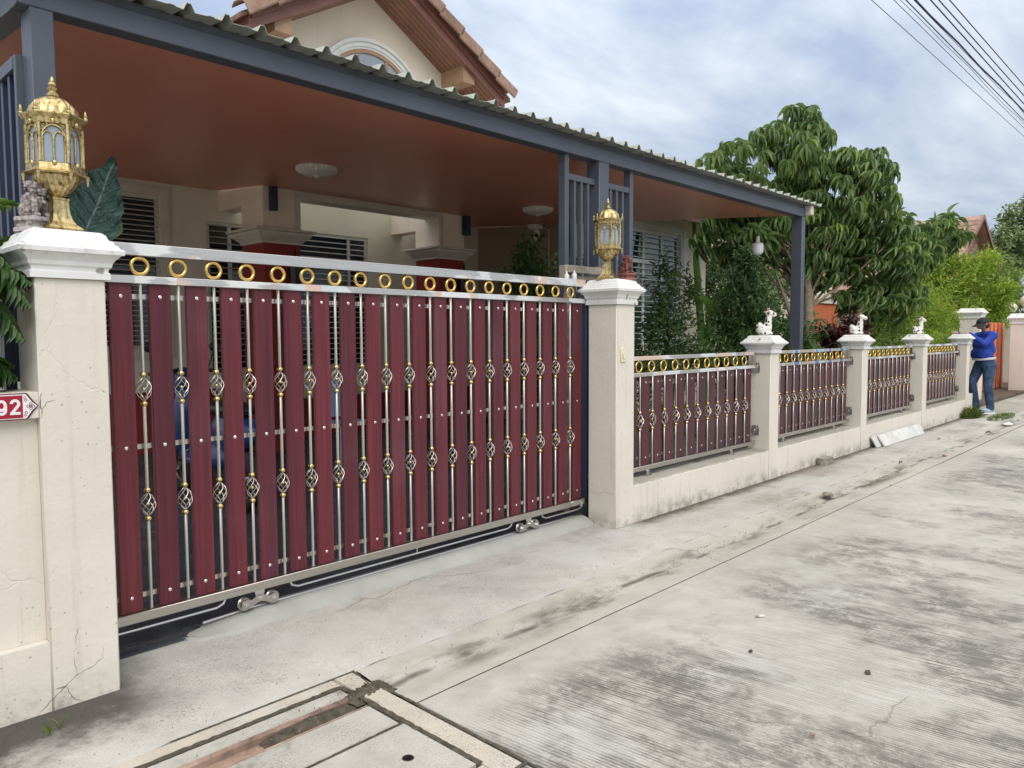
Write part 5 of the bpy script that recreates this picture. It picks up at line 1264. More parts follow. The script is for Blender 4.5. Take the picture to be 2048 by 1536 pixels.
# foliage masses (centre, radii) measured against the picture
lobes = [((11.0, 2.1, 3.80), (0.98, 0.95, 0.66)), ((11.9, 1.3, 3.55), (0.90, 0.8, 0.68)), ((11.35, 1.75, 2.95), (1.0, 0.8, 0.50)), ((12.7, 0.95, 2.62), (0.95, 0.7, 0.48)),
         ((12.65, 0.84, 1.98), (0.80, 0.55, 0.36)), ((10.95, 2.60, 2.92), (0.55, 0.5, 0.28)), ((13.9, 0.78, 2.9), (0.75, 0.45, 0.42)), ((15.3, 0.62, 3.25), (0.55, 0.28, 0.30)), ((13.2, 0.74, 2.15), (0.5, 0.4, 0.3)), ((11.5, 1.75, 4.46), (0.62, 0.55, 0.34)),
         ((12.6, 1.1, 3.15), (0.75, 0.65, 0.45)), ((10.6, 2.35, 3.45), (0.48, 0.55, 0.42)), ((10.45, 2.62, 3.72), (0.45, 0.4, 0.30)), ((12.3, 1.05, 3.98), (0.45, 0.4, 0.32)), ((11.65, 1.5, 2.45), (0.5, 0.4, 0.25))]
wh = []
for (c, r) in lobes:
    vol = r[0]*r[1]*r[2]; n = int(78*(vol**(2/3))*2.3)+8
    d = rnd_dirs(n); rad = 0.40+0.68*rng.random(n)**0.55
    wh.append(np.array(c)+d*np.array(r)*rad[:, None])
wh = np.concatenate(wh)
for k in rng.choice(np.where(wh[:, 2] > 2.3)[0], 34, replace=False):
    p = wh[k]; b0 = fork+np.array([0, 0.05, rng.uniform(0.55, 1.5)]); mid = b0*0.45+p*0.55+np.array([rng.uniform(-.08, .08), rng.uniform(-.08, .08), -0.06])
    paths.append(([tuple(b0), tuple(mid), tuple(p)], [0.024, 0.014, 0.004]))
tube_obj('trunk', paths, 'bark', mt)
shp = leaf_shape(5, 0.95, 0.22, 0.85)
LV = []
for p in wh:
    ax = unit(p-cc_+np.array([0, 0, 0.5])*1.0+rng.normal(size=3)*0.25); nl = rng.integers(9, 17); ws_ = rng.uniform(0.72, 1.15)
    ph = rng.random()*6.28
    u = unit(np.cross(ax, [0.3, 0.2, 1.0])); v_ = np.cross(ax, u)
    for j in range(nl):
        a = ph+2.4*j; tilt = rng.uniform(0.15, 0.95)
        d = unit(u*math.cos(a)+v_*math.sin(a)+ax*(0.75-tilt)+np.array([0, 0, -0.55-0.55*rng.random()]))
        LV.append((p+ax*rng.uniform(-0.06, 0.05), d, unit(ax*0.6+np.array([0, 0, 1.0])+rng.normal(size=3)*0.25), ws_*rng.uniform(0.17, 0.29), ws_*rng.uniform(0.036, 0.054)))
# the leaves nearest the camera are pieces of their own, the rest one mass
LV.sort(key=lambda q: (q[0]-np.array(CAM))@(q[0]-np.array(CAM)))
lb = LB(); rest = LV[300:]
lb.add(shp, np.array([q[0] for q in rest]), np.array([q[1] for q in rest]), np.array([q[2] for q in rest]), np.array([q[3] for q in rest]), np.array([q[4] for q in rest]))
leaves('crown', lb, 'mango', mt)
def single_leaf(name, shape, O, X, N, L_, W_, mat, parent, cache={}):
    key = (name, id(shape), mat)
    if key not in cache:
        q = LB(); q.add(shape, np.zeros((1, 3)), np.array([[1., 0, 0]]), np.array([[0, 0, 1.]]), 1.0, 1.0); cache[key] = q.mesh(name); cache[key].materials.append(MAT[mat])
    X = unit(X); Y = unit(np.cross(N, X)); Z = np.cross(X, Y)
    o = bpy.data.objects.new(name, cache[key]); COL.objects.link(o); o.parent = parent; ROOT[o.name] = ROOT[parent.name]
    M_ = Matrix(((X[0]*L_, Y[0]*W_, Z[0]*L_, O[0]), (X[1]*L_, Y[1]*W_, Z[1]*L_, O[1]), (X[2]*L_, Y[2]*W_, Z[2]*L_, O[2]), (0, 0, 0, 1)))
    o.matrix_local = Matrix.Translation(-ROOT[parent.name]) @ M_
    return o
for q in LV[:300]: single_leaf('leaf', shp, q[0], q[1], q[2], q[3], q[4], 'mango', mt)
lb = LB()
for p in ((12.35, 0.55, 1.86), (12.75, 0.50, 1.83), (10.75, 1.2, 3.1), (11.1, 0.95, 2.95)):
    for j in range(11):
        a = 2.4*j; d = unit(np.array([math.cos(a), math.sin(a), -0.5-0.3*rng.random()])); lb.add(shp, np.array(p)+rng.normal(size=3)*0.02, d, np.array([0, 0, 1.]), 0.2, 0.05)
leaves('young_leaves', lb, 'mango_young', mt)

# --- generic leafy shrub
def shrub(name, label, base, blobs, nleaf, L_, W_, mat, stems=9, group=None, shape=None, cat='shrub', upb=0.35, seed=0, sprig=True, stem_mat='stem'):
    t = thing(name, label, cat, base, group); B = np.array(base); lb = LB(); shape = shape or leaf_shape(3, 0.5, 0.15, 0.8); S_ = []
    tot = sum((r[0]*r[1]*r[2])**(2/3) for c, r in blobs)
    pts = []
    for c, r in blobs:
        n = max(4, int(nleaf/7*((r[0]*r[1]*r[2])**(2/3))/tot)); d = rnd_dirs(n); rad = rng.random(n)**0.45
        pts.append(np.array(c)+d*np.array(r)*rad[:, None])
    pts = np.concatenate(pts); cen = np.mean([c for c, r in blobs], axis=0)
    for k in range(7):
        q = pts; out_ = unit(q-cen+rng.normal(size=q.shape)*0.15); ax = unit(out_*0.7+np.array([0, 0, upb]))
        d = unit(ax*0.55+rng.normal(size=q.shape)*0.75+np.array([0, 0, 0.05])); O = q+ax*((k-3)*L_*0.28)+rng.normal(size=q.shape)*L_*0.15
        lb.add(shape, O, d, unit(np.array([0, 0, 1.])+out_*0.4+rng.normal(size=q.shape)*0.35), L_*rng.uniform(0.7, 1.15, len(q)), W_*rng.uniform(0.75, 1.15, len(q)))
    P = []
    for i in range(stems):
        e_ = pts[rng.integers(len(pts))]; b0 = B+np.array([rng.uniform(-.08, .08), rng.uniform(-.08, .08), -0.05]); mid = b0*0.5+e_*0.5+np.array([0, 0, 0.1])
        P.append(([tuple(b0), tuple(mid), tuple(e_)], [0.014, 0.009, 0.004]))
    tube_obj('stems', P, stem_mat, t, 6); leaves('foliage', lb, mat, t); return t
narrow = leaf_shape(3, 0.4, 0.2, 0.6)
shrub('leafy_shrub', 'narrow-leaved shrub standing against the white window', (7.55, 1.6, 0.06), [((7.5, 1.55, 1.75), (0.26, 0.26, 0.50)), ((7.35, 1.6, 1.25), (0.34, 0.3, 0.45)), ((7.75, 1.45, 1.45), (0.28, 0.28, 0.6)), ((7.25, 1.7, 0.9), (0.42, 0.35, 0.45)), ((7.95, 1.5, 1.0), (0.36, 0.3, 0.4)), ((7.45, 1.5, 2.1), (0.09, 0.1, 0.20)), ((7.85, 1.45, 2.0), (0.11, 0.11, 0.22))], 3000, 0.085, 0.018, 'shrub2', 16, shape=narrow, upb=0.9)
shrub('leafy_shrub', 'dense glossy shrub right of the wing wall under the hanging bulb', (9.2, 1.5, 0.06), [((9.40, 1.5, 2.08), (0.28, 0.28, 0.36)), ((9.25, 1.5, 1.65), (0.44, 0.40, 0.45)), ((9.15, 1.5, 1.12), (0.50, 0.45, 0.45)), ((9.60, 1.4, 1.60), (0.26, 0.28, 0.34)), ((9.42, 1.5, 2.42), (0.14, 0.15, 0.16))], 6500, 0.085, 0.027, 'shrub', 12, upb=0.6)
shrub('leafy_shrub', 'conical potted shrub inside the carport before the grey side wall', (6.3, 2.5, 0.06), [((6.22, 2.5, 1.9), (0.36, 0.33, 0.35)), ((6.2, 2.5, 2.25), (0.16, 0.16, 0.28)), ((6.2, 2.5, 1.4), (0.42, 0.4, 0.4)), ((6.2, 2.5, 0.9), (0.36, 0.34, 0.35))], 4200, 0.085, 0.028, 'shrub', 8, upb=0.7)
shrub('leafy_shrub', 'small twiggy plant behind the planter box at the gate end', (4.70, 0.72, 1.6), [((4.62, 0.72, 1.99), (0.05, 0.05, 0.07)), ((4.76, 0.74, 2.04), (0.06, 0.05, 0.10)), ((4.88, 0.74, 1.98), (0.05, 0.05, 0.05))], 260, 0.045, 0.016, 'shrub', 5, upb=0.8)
shrub('purple_shrub', 'dark purple leaved shrub behind the second fence bay', (10.3, 0.62, 0.06), [((10.25, 0.62, 1.28), (0.34, 0.22, 0.18)), ((10.6, 0.55, 1.42), (0.30, 0.2, 0.16)), ((10.0, 0.62, 1.36), (0.18, 0.15, 0.14))], 1000, 0.10, 0.036, 'purple', 8, upb=0.6)
# ferns and fronds
def frond(path, n, ll, lw, mat, t, name='frond', droop=0.25, shape=None, fold=0.35, rr=0.005):
    """a rachis with leaflets on both sides, one object per frond"""
    P = np.array(path, float); seg = np.linalg.norm(np.diff(P, axis=0), axis=1); cum = np.r_[0, np.cumsum(seg)]; s_ = np.linspace(0.12, 0.99, n)*cum[-1]
    Q = np.stack([np.interp(s_, cum, P[:, i]) for i in range(3)], 1); T = unit(np.gradient(Q, axis=0)); lb = LB(); shape = shape or leaf_shape(3, 0.6, 0.2, 0.6)
    for sg_ in (-1, 1):
        sd_ = unit(np.cross(T, np.array([0, 0, 1.0])))*sg_; u = np.linspace(0, 1, n); L_ = ll*(np.sin(PI*(0.18+0.80*u))**0.7)*rng.uniform(0.9, 1.1, n)
        lb.add(shape, Q, unit(sd_+T*(0.45+0.5*u[:, None])+np.array([0, 0, fold-droop])+rng.normal(size=Q.shape)*0.06), unit(np.array([0, 0, 1.])+T*0.3+sd_*-0.3), L_, lw)
    me = lb.mesh(name, ROOT[t.name]); o = link(name, me, mat, t)
    m = MB().tube([tuple(p) for p in P], [rr*(1-0.7*i/(len(P)-1)) for i in range(len(P))], 6); o2 = obj('rachis', m, 'stem', t)
    return o
def arch(base, dirx, diry, L_, rise, drop, n=9):
    out_ = []
    for i in range(n):
        t = i/(n-1); out_.append((base[0]+dirx*L_*t, base[1]+diry*L_*t, base[2]+rise*math.sin(t*PI*0.62)*1.15-drop*t*t))
    return out_
fe = thing('fern', 'clump of bright green ferns at the foot of the right carport post', 'fern', (9.5, 0.85, 0.4))
for i in range(26):
    a = i*2.4; l = rng.uniform(0.35, 0.68); frond(arch((9.55+0.08*math.cos(a)+rng.uniform(-.35, .35), 0.80+0.08*math.sin(a), 1.02), math.cos(a), math.sin(a), l*0.75, rng.uniform(0.28, 0.60), rng.uniform(0.05, 0.35)), 24, 0.075, 0.014, 'fern', fe, rr=0.003)
frond([(9.12, 0.80, 1.0), (9.10, 0.80, 1.3), (9.10, 0.79, 1.55), (9.13, 0.78, 1.80)], 26, 0.075, 0.016, 'fern', fe, rr=0.003)
obj('crown_base', MB().lathe([(0.16, 0.0), (0.2, 0.3), (0.16, 0.62), (0.05, 0.68)], 14, (9.5, 0.82, 0.42)), 'soil', fe)
pa = thing('palm', 'green palm fronds spilling over the wall left of the gate pillar', 'palm', (0.42, 0.42, 0.0))
def arc3(a, m, e, n=9): return [tuple((1-t)**2*a[i]+2*t*(1-t)*m[i]+t*t*e[i] for i in range(3)) for t in [k/(n-1) for k in range(n)]]
for a, m_, e_ in (((0.42, 0.30, 1.30), (0.52, 0.06, 1.90), (0.765, -0.03, 1.52)), ((0.44, 0.30, 1.20), (0.56, 0.10, 1.78), (0.74, -0.02, 1.40)), ((0.42, 0.34, 1.40), (0.50, 0.12, 1.95), (0.72, 0.02, 1.66)), ((0.45, 0.30, 1.28), (0.60, 0.08, 1.80), (0.775, -0.01, 1.60)), ((0.46, 0.30, 1.05), (0.58, 0.14, 1.42), (0.74, 0.10, 1.26))):
    frond(arc3(a, m_, e_), 28, 0.20, 0.018, 'palm_dark', pa, rr=0.005, droop=0.85)
for a, m_, e_ in (((0.45, 0.42, 1.30), (0.66, 0.40, 1.74), (0.90, 0.46, 1.84)), ((0.48, 0.45, 1.25), (0.66, 0.45, 1.80), (0.92, 0.62, 1.74)), ((0.45, 0.42, 1.30), (0.62, 0.35, 1.98), (0.86, 0.36, 1.92)), ((0.45, 0.36, 1.20), (0.62, 0.30, 1.82), (0.80, 0.30, 1.70)), ((0.47, 0.40, 1.10), (0.64, 0.36, 1.70), (0.84, 0.36, 1.60)), ((0.44, 0.32, 1.00), (0.58, 0.26, 1.36), (0.76, 0.24, 1.30)), ((0.46, 0.36, 0.95), (0.60, 0.34, 1.45), (0.74, 0.34, 1.52)), ((0.40, 0.50, 1.2), (0.52, 0.6, 1.9), (0.72, 0.7, 2.0))):
    frond(arc3(a, m_, e_), 20, 0.20, 0.020, 'palm', pa, rr=0.006, droop=0.35)
tube_obj('stalks', [([(0.42+0.03*i, 0.42, 0.0), (0.40+0.02*i, 0.42, 0.8), (0.40, 0.42-0.02*i, 1.3)], [0.02, 0.018, 0.012]) for i in range(-2, 3)], 'stem', pa)
# big veined leaf behind the left pillar
al = thing('elephant_ear_plant', 'large crinkled blue-green elephant ear leaf behind the left lantern', 'plant', (1.25, 0.92, 0.03))
def aloc_leaf():
    m = MB(); v = []; f = []; nu, nv = 22, 12
    for i in range(nu+1):
        t = i/nu; wd = 0.5*(math.sin(PI*min(1, t*0.93+0.07)**0.62)**0.95)*(1.0+0.05*math.sin(t*23))*(1.0 if t > 0.10 else 0.72+2.8*t)
        if i == nu: wd = 0.008
        for j in range(nv+1):
            q = j/nv*2-1; back = 0.14*abs(q)*max(0, 0.28-t)/0.28
            v.append((t-back*2.2*0.5, q*wd, 0.05*abs(q)**1.5+0.045*math.sin(abs(q)*2+t*30+(1.3 if q > 0 else 0))*abs(q)**2+0.018*math.sin(t*9)-0.10*t*t))
    for i in range(nu):
        for j in range(nv): a = i*(nv+1)+j; f.append((a, a+1, a+nv+2, a+nv+1))
    return m.add(v, f).mesh('leaf_blade', angle=180)
lm = aloc_leaf(); lm.materials.append(MAT['aloc'])
def place_leaf(O, X, N, L_, W_):
    X = unit(X); Y = unit(np.cross(N, X)); Z = np.cross(X, Y); o = bpy.data.objects.new('leaf_blade', lm); COL.objects.link(o); o.parent = al
    o.matrix_local = Matrix.Translation(-ROOT[al.name]) @ Matrix(((X[0]*L_, Y[0]*W_, Z[0]*L_, O[0]), (X[1]*L_, Y[1]*W_, Z[1]*L_, O[1]), (X[2]*L_, Y[2]*W_, Z[2]*L_, O[2]), (0, 0, 0, 1)))
place_leaf((1.205, 0.90, 1.80), (0.175, 0.0, 0.50), (-0.62, -0.75, 0.12), 0.53, 0.32)
place_leaf((1.22, 0.98, 1.45), (-0.3, 0.2, 0.3), (-0.3, -0.8, 0.5), 0.42, 0.32)
tube_obj('petiole', [([(1.25, 0.95, 0.0), (1.28, 0.95, 0.9), (1.25, 0.91, 1.84)], [0.022, 0.018, 0.009]), ([(1.25, 0.95, 0.0), (1.20, 0.97, 0.9), (1.22, 0.98, 1.46)], [0.02, 0.016, 0.008])], 'stem', al)
# banana
BX = 1.35
bn = thing('banana_plant', 'banana plant with broad bright leaves behind the glossy shrub', 'plant', (10.3+BX, 3.3, 0.06))
bl = leaf_shape(10, 0.9, 0.16, 0.45)
tube_obj('pseudostem', [([(10.3+BX, 3.3, 0.0), (10.28+BX, 3.3, 1.0), (10.3+BX, 3.28, 1.7)], [0.11, 0.09, 0.05]), ([(10.3+BX, 3.3, 0.0), (10.25+BX, 3.5, 2.5), (10.3+BX, 3.6, 3.4)], [0.08, 0.06, 0.03])], 'banana', bn)
for O, X, N, l, wd in (((10.25, 3.2, 1.75), (0.75, -0.65, 0.75), (0.2, -0.6, 0.6), 1.1, 0.36), ((10.3, 3.25, 1.7), (0.3, -0.8, 1.0), (-0.5, -0.4, 0.6), 1.0, 0.34), ((10.3, 3.3, 1.6), (1.0, -0.2, 0.3), (0, -0.5, 0.8), 1.0, 0.34), ((10.3, 3.3, 1.7), (-0.8, -0.3, 0.9), (0.4, -0.5, 0.6), 0.9, 0.30), ((10.3, 3.6, 3.35), (-0.22, 0.15, 1.0), (-0.6, -0.8, 0.0), 0.95, 0.30), ((10.3, 3.6, 3.3), (0.3, 0.2, 1.0), (-0.5, -0.8, 0.1), 0.9, 0.28)):
    single_leaf('leaf', bl, np.array(O)+np.array([BX, 0, 0]), np.array(X, float), np.array(N, float), l, wd, 'banana', bn)
# boundary bushes to the right
feather = leaf_shape(2, 0.5, 0.1, 0.7)
shrub('lime_bush', 'tall lime-green feathery bush behind the far fence bays', (21.5, 2.2, 0.0), [((22.0, 2.9, 2.35), (1.1, 0.75, 0.75)), ((22.0, 1.9, 2.55), (1.1, 0.7, 0.70)), ((22.4, 1.65, 3.05), (0.7, 0.45, 0.35)), ((23.0, 1.35, 1.9), (1.0, 0.45, 0.7)), ((20.0, 2.3, 1.55), (1.2, 0.75, 0.7)), ((21.5, 1.6, 1.5), (1.0, 0.5, 0.7)), ((21.8, 2.5, 3.0), (0.6, 0.4, 0.3)), ((22.6, 1.05, 2.45), (0.6, 0.3, 0.4)), ((21.0, 3.2, 1.7), (1.0, 0.6, 0.7)), ((22.2, 2.35, 3.30), (0.8, 0.55, 0.34)), ((22.8, 1.45, 3.28), (0.6, 0.4, 0.34)), ((18.3, 1.7, 1.45), (1.0, 0.5, 0.55)), ((19.0, 2.2, 2.1), (0.9, 0.6, 0.5))], 24000, 0.14, 0.040, 'lime', 30, shape=feather, upb=0.5, cat='bush', group='boundary bushes')
shrub('lime_bush', 'lower yellow-green bush draping over the fence by the person', (15.2, 0.95, 0.0), [((15.2, 0.95, 1.35), (0.95, 0.5, 0.42)), ((14.3, 0.85, 1.25), (0.7, 0.42, 0.35)), ((16.2, 1.0, 1.55), (0.8, 0.5, 0.45)), ((15.6, 0.95, 1.9), (0.7, 0.5, 0.40)), ((14.75, 0.45, 1.25), (0.35, 0.25, 0.2))], 9000, 0.085, 0.020, 'lime', 20, shape=feather, upb=0.3, cat='bush', group='boundary bushes')
shrub('leafy_bush', 'mid-green bush with fine leaves behind the third fence bay', (12.6, 0.8, 0.0), [((12.4, 0.75, 1.12), (0.55, 0.35, 0.28)), ((13.2, 0.85, 1.40), (0.6, 0.35, 0.40)), ((13.9, 0.95, 1.75), (0.5, 0.35, 0.45)), ((11.6, 0.75, 1.05), (0.35, 0.3, 0.25))], 4200, 0.065, 0.018, 'midgreen', 14, shape=feather, upb=0.5, cat='bush', group='boundary bushes')
shrub('leafy_bush', 'green hedge mass behind the globe lamp pillar', (24.5, 2.2, 0.0), [((24.0, 2.3, 1.7), (2.2, 1.2, 0.9)), ((27.5, 2.6, 2.6), (2.5, 1.5, 1.2)), ((26.5, 1.6, 2.6), (1.2, 0.7, 0.8)), ((22.6, 1.9, 1.2), (1.2, 0.8, 0.6))], 12000, 0.14, 0.05, 'midgreen', 14, shape=feather, upb=0.4, cat='bush', group='boundary bushes')
def far_tree(base, h, blobs, label, n):
    t = shrub('far_tree', label, base, blobs, n, 0.24, 0.11, 'fartree', 16, shape=feather, upb=0.3, cat='tree', group='trees behind the houses', stem_mat='bark'); return t
far_tree((36.5, 3.6, 0.0), 7, [((36.5, 3.4, 5.0), (1.6, 1.4, 0.7)), ((37.5, 3.0, 6.0), (1.2, 1.1, 0.7)), ((35.8, 3.9, 4.1), (1.5, 1.2, 0.6)), ((38.5, 3.2, 4.8), (1.8, 1.5, 0.9)), ((37.5, 2.8, 6.9), (0.6, 0.5, 0.5))], 'tall feathery tree at the right edge beyond the lime bushes', 9000)
far_tree((31.0, 4.2, 0.0), 5, [((31.0, 3.9, 3.9), (1.5, 1.2, 0.7)), ((32.0, 3.6, 3.2), (1.8, 1.2, 0.8)), ((29.8, 4.0, 3.4), (1.2, 1.0, 0.7))], 'lower round tree between the red roof and the tall tree', 6000)
# dark evergreen screen behind the garden, seen under the carport roof
shrub('evergreen_screen', 'dark evergreen screen seen under the carport roof beside the wing', (14.2, 5.2, 0.0), [((13.9, 4.6, 2.3), (0.7, 0.7, 1.2)), ((14.6, 4.2, 2.2), (0.8, 0.8, 1.3)), ((15.6, 4.0, 2.0), (0.9, 0.8, 1.2)), ((13.9, 4.2, 1.0), (1.0, 0.7, 0.8)), ((15.8, 3.6, 1.1), (1.2, 0.8, 0.8))], 7000, 0.14, 0.05, 'shrub', 14, cat='shrub')
# grass tuft by the person's feet and blades at the left corner
def grass(name, label, c, rx, ry, n, L_, base):
    lb = LB(); sh = leaf_shape(3, 0.8, 0.1, 0.5); a = rng.random(n)*6.28; r = np.sqrt(rng.random(n)); O = np.stack([c[0]+rx*r*np.cos(a), c[1]+ry*r*np.sin(a), np.full(n, c[2])], 1)
    lb.add(sh, O, unit(rng.normal(size=(n, 3))*0.5+np.array([0, 0, 1.1])), unit(rng.normal(size=(n, 3))+np.array([0, 0, 0.3])), L_*rng.uniform(0.5, 1.2, n)*(1.15-0.6*r), 0.008)
    o = link(name, lb.mesh(name, base), 'grass', None, base); ROOT[o.name] = Vector(base); tag(o, label, 'grass', kind='stuff')
grass('grass', 'tuft of green grass at the foot of the last fence pillar', (14.30, -0.12, 0.0), 0.32, 0.11, 700, 0.22, (14.4, -0.2, 0))
grass('grass', 'sparse yellow-green grass patch by the person on the pavement', (14.6, -0.48, 0.0), 0.75, 0.16, 420, 0.07, (14.6, -0.48, 0))
grass('grass', 'few grass blades in the mossy corner at the lower left', (0.74, -0.17, 0.0), 0.03, 0.02, 9, 0.10, (0.74, -0.17, 0))

# ================================================================== person at the last pillar
ps = thing('person', 'person in blue long-sleeved shirt, jeans and black cap leaning on the last fence pillar', 'person', (15.12, -0.10, 0.0))
ps.rotation_euler.z = math.atan2(Fw.x, -Fw.y)*0 + math.atan2(-Rt.y, -Rt.x)
prim = []   # (a, b, ra, rb, material slot)
def cap_(a, b_, ra, rb, s): prim.append((Vector(a), Vector(b_), ra, rb, s))
SK, SH, JE = 0, 1, 2
cap_((-0.025, 0.05, 0.90), (-0.025, -0.05, 0.90), 0.125, 0.125, JE); cap_((-0.065, 0.06, 0.86), (-0.065, -0.06, 0.86), 0.105, 0.105, JE)
cap_((-0.035, 0.095, 0.86), (-0.02, 0.10, 0.48), 0.105, 0.075, JE); cap_((-0.02, 0.10, 0.48), (-0.075, 0.10, 0.11), 0.074, 0.062, JE)
cap_((0.0, -0.10, 0.86), (0.14, -0.10, 0.53), 0.10, 0.074, JE); cap_((0.14, -0.10, 0.53), (0.05, -0.10, 0.12), 0.073, 0.06, JE)
cap_((0.045, 0.05, 1.04), (0.045, -0.05, 1.04), 0.145, 0.145, SH); cap_((0.025, 0.06, 1.20), (0.025, -0.06, 1.20), 0.135, 0.135, SH); cap_((-0.03, 0.12, 1.35), (-0.03, -0.12, 1.35), 0.092, 0.092, SH); cap_((-0.025, 0.05, 1.12), (-0.025, -0.05, 1.12), 0.122, 0.122, SH)
cap_((-0.03, 0, 1.40), (0.02, 0, 1.50), 0.058, 0.052, SK); cap_((0.045, 0, 1.545), (0.060, 0, 1.580), 0.082, 0.086, SK); cap_((0.10, 0, 1.515), (0.105, 0, 1.535), 0.045, 0.04, SK); cap_((0.147, 0, 1.545), (0.152, 0, 1.535), 0.014, 0.015, SK)
for sg_ in (-1, 1): cap_((0.035, sg_*0.084, 1.545), (0.030, sg_*0.086, 1.57), 0.014, 0.014, SK)
for sg_, el, ha in ((1, (0.16, 0.235, 1.215), (0.36, 0.17, 1.385)), (-1, (0.22, -0.22, 1.27), (0.42, -0.10, 1.405))):
    sh_ = Vector((-0.025, sg_*0.195, 1.36)); el = Vector(el); ha = Vector(ha)
    cap_(sh_, el, 0.070, 0.052, SH); cap_(el, ha, 0.050, 0.038, SH)
    d = (ha-el).normalized(); d = Vector((d.x, d.y, 0.05)).normalized(); sd_ = Vector((-d.y, d.x, 0)); wr_ = ha+d*0.03
    cap_(wr_, wr_+d*0.055, 0.030, 0.033, SK); cap_(wr_+d*0.03+sd_*0.014, wr_+d*0.06+sd_*0.014, 0.022, 0.021, SK); cap_(wr_+d*0.03-sd_*0.014, wr_+d*0.06-sd_*0.014, 0.022, 0.021, SK)
    for k, l in zip((-1.5, -0.5, 0.5, 1.5), (0.058, 0.070, 0.066, 0.052)):
        b0 = wr_+d*0.07+sd_*0.0175*k; mid = b0+d*l*0.55+Vector((0, 0, 0.006)); cap_(b0, mid, 0.0092, 0.0088, SK); cap_(mid, mid+d*l*0.5-Vector((0, 0, 0.022)), 0.0088, 0.0075, SK)
    th = wr_+d*0.02-sd_*sg_*0.026; cap_(th, th+d*0.035-sd_*sg_*0.020, 0.011, 0.010, SK); cap_(th+d*0.035-sd_*sg_*0.020, th+d*0.06-sd_*sg_*0.022-Vector((0, 0, 0.01)), 0.010, 0.008, SK)
m = MB()
for a, b_, ra, rb, s in prim: capsule(m, a, b_, ra, rb, 14)
bme = remesh(m, 0.0075, 3, name='body')
for k in ('skin', 'shirt', 'jeans'): bme.materials.append(MAT[k])
fc = np.empty(len(bme.polygons)*3); bme.polygons.foreach_get('center', fc); fc = fc.reshape(-1, 3)
best = np.full(len(fc), 9.0); slot = np.zeros(len(fc), int)
for a, b_, ra, rb, s in prim:
    A_, B_ = np.array(a), np.array(b_); d = B_-A_; t_ = np.clip(((fc-A_)@d)/max(1e-9, d@d), 0, 1); q = np.linalg.norm(fc-(A_+t_[:, None]*d), axis=1)-(ra+(rb-ra)*t_); up_ = q < best; best[up_] = q[up_]; slot[up_] = s
bme.polygons.foreach_set('material_index', slot.astype(np.int32))
link('body', bme, None, ps)
m = MB().lathe([(1.0, 0.0), (1.03, 0.012), (1.02, 0.03), (0.98, 0.04)], 28, caps=False); 
hm = MB().add([(0.012+p[0]*0.165-0.005, p[1]*0.192, 0.945+p[2]-0.05*p[0]*0.3) for p in m.v], m.f); link('shirt_hem', hm.mesh('shirt_hem'), 'hem', ps)
cpm = MB(); R_ = Euler((0, 0.42, 0)).to_matrix()
cpm.ball((0.045, 0, 1.585), (0.108, 0.093, 0.094), 20, 14, R_)
cpv = MB().add([v for v in cpm.v], cpm.f)
hat = MB(); 
bm = bmesh.new()
for v in cpm.v: bm.verts.new(v)
bm.verts.ensure_lookup_table()
for f in cpm.f: bm.faces.new([bm.verts[i] for i in f])
bmesh.ops.bisect_plane(bm, geom=bm.verts[:]+bm.edges[:]+bm.faces[:], plane_co=(0.05, 0, 1.560), plane_no=Vector((-0.35, 0, -0.94)), clear_outer=True)
hat.frombm(bm)
for j in range(1): pass
bv = []; bf = []
for i in range(9):
    a = -PI/2+PI*i/8
    for k, (r, dz) in enumerate(((0.088, 0.0), (0.135, -0.022), (0.170, -0.050))): bv.append((0.055+r*math.cos(a)*(1.0), 0.088*math.sin(a)*(1+0.05*k), 1.585+dz-0.02*math.cos(a)))
for i in range(8):
    for k in range(2): bf.append((i*3+k, i*3+k+1, (i+1)*3+k+1, (i+1)*3+k))
n_ = len(bv); bf2 = [tuple(q+n_ for q in f[::-1]) for f in bf]; hat.add(bv+[(x, y, z-0.006) for x, y, z in bv], bf+bf2)
link('cap', hat.mesh('cap', angle=60), 'hair', ps)
link('hair', MB().ball((0.012, 0, 1.535), (0.075, 0.084, 0.062), 16, 10).mesh('hair', angle=60), 'hair', ps)
for x, y in ((-0.055, 0.10), (0.07, -0.10)):
    s_ = MB().ball((x+0.045, y, 0.058), (0.135, 0.050, 0.042), 16, 10); s_.ball((x-0.02, y, 0.085), (0.06, 0.047, 0.05), 14, 8)
    link('shoe', remesh(s_, 0.008, 2, name='shoe'), 'shoe', ps)
    link('sole', MB().lathe([(0.0, 0.002), (0.95, 0.002), (1.0, 0.01), (1.0, 0.024), (0.94, 0.03)], 24, (0, 0, 0)).mesh('sole').copy() if False else MB().add([(x+0.042+p[0]*0.148, y+p[1]*0.056, p[2]) for p in MB().lathe([(0.95, 0.002), (1.0, 0.01), (1.0, 0.026), (0.94, 0.032)], 24).v], MB().lathe([(0.95, 0.002), (1.0, 0.01), (1.0, 0.026), (0.94, 0.032)], 24).f).mesh('sole'), 'sole', ps)

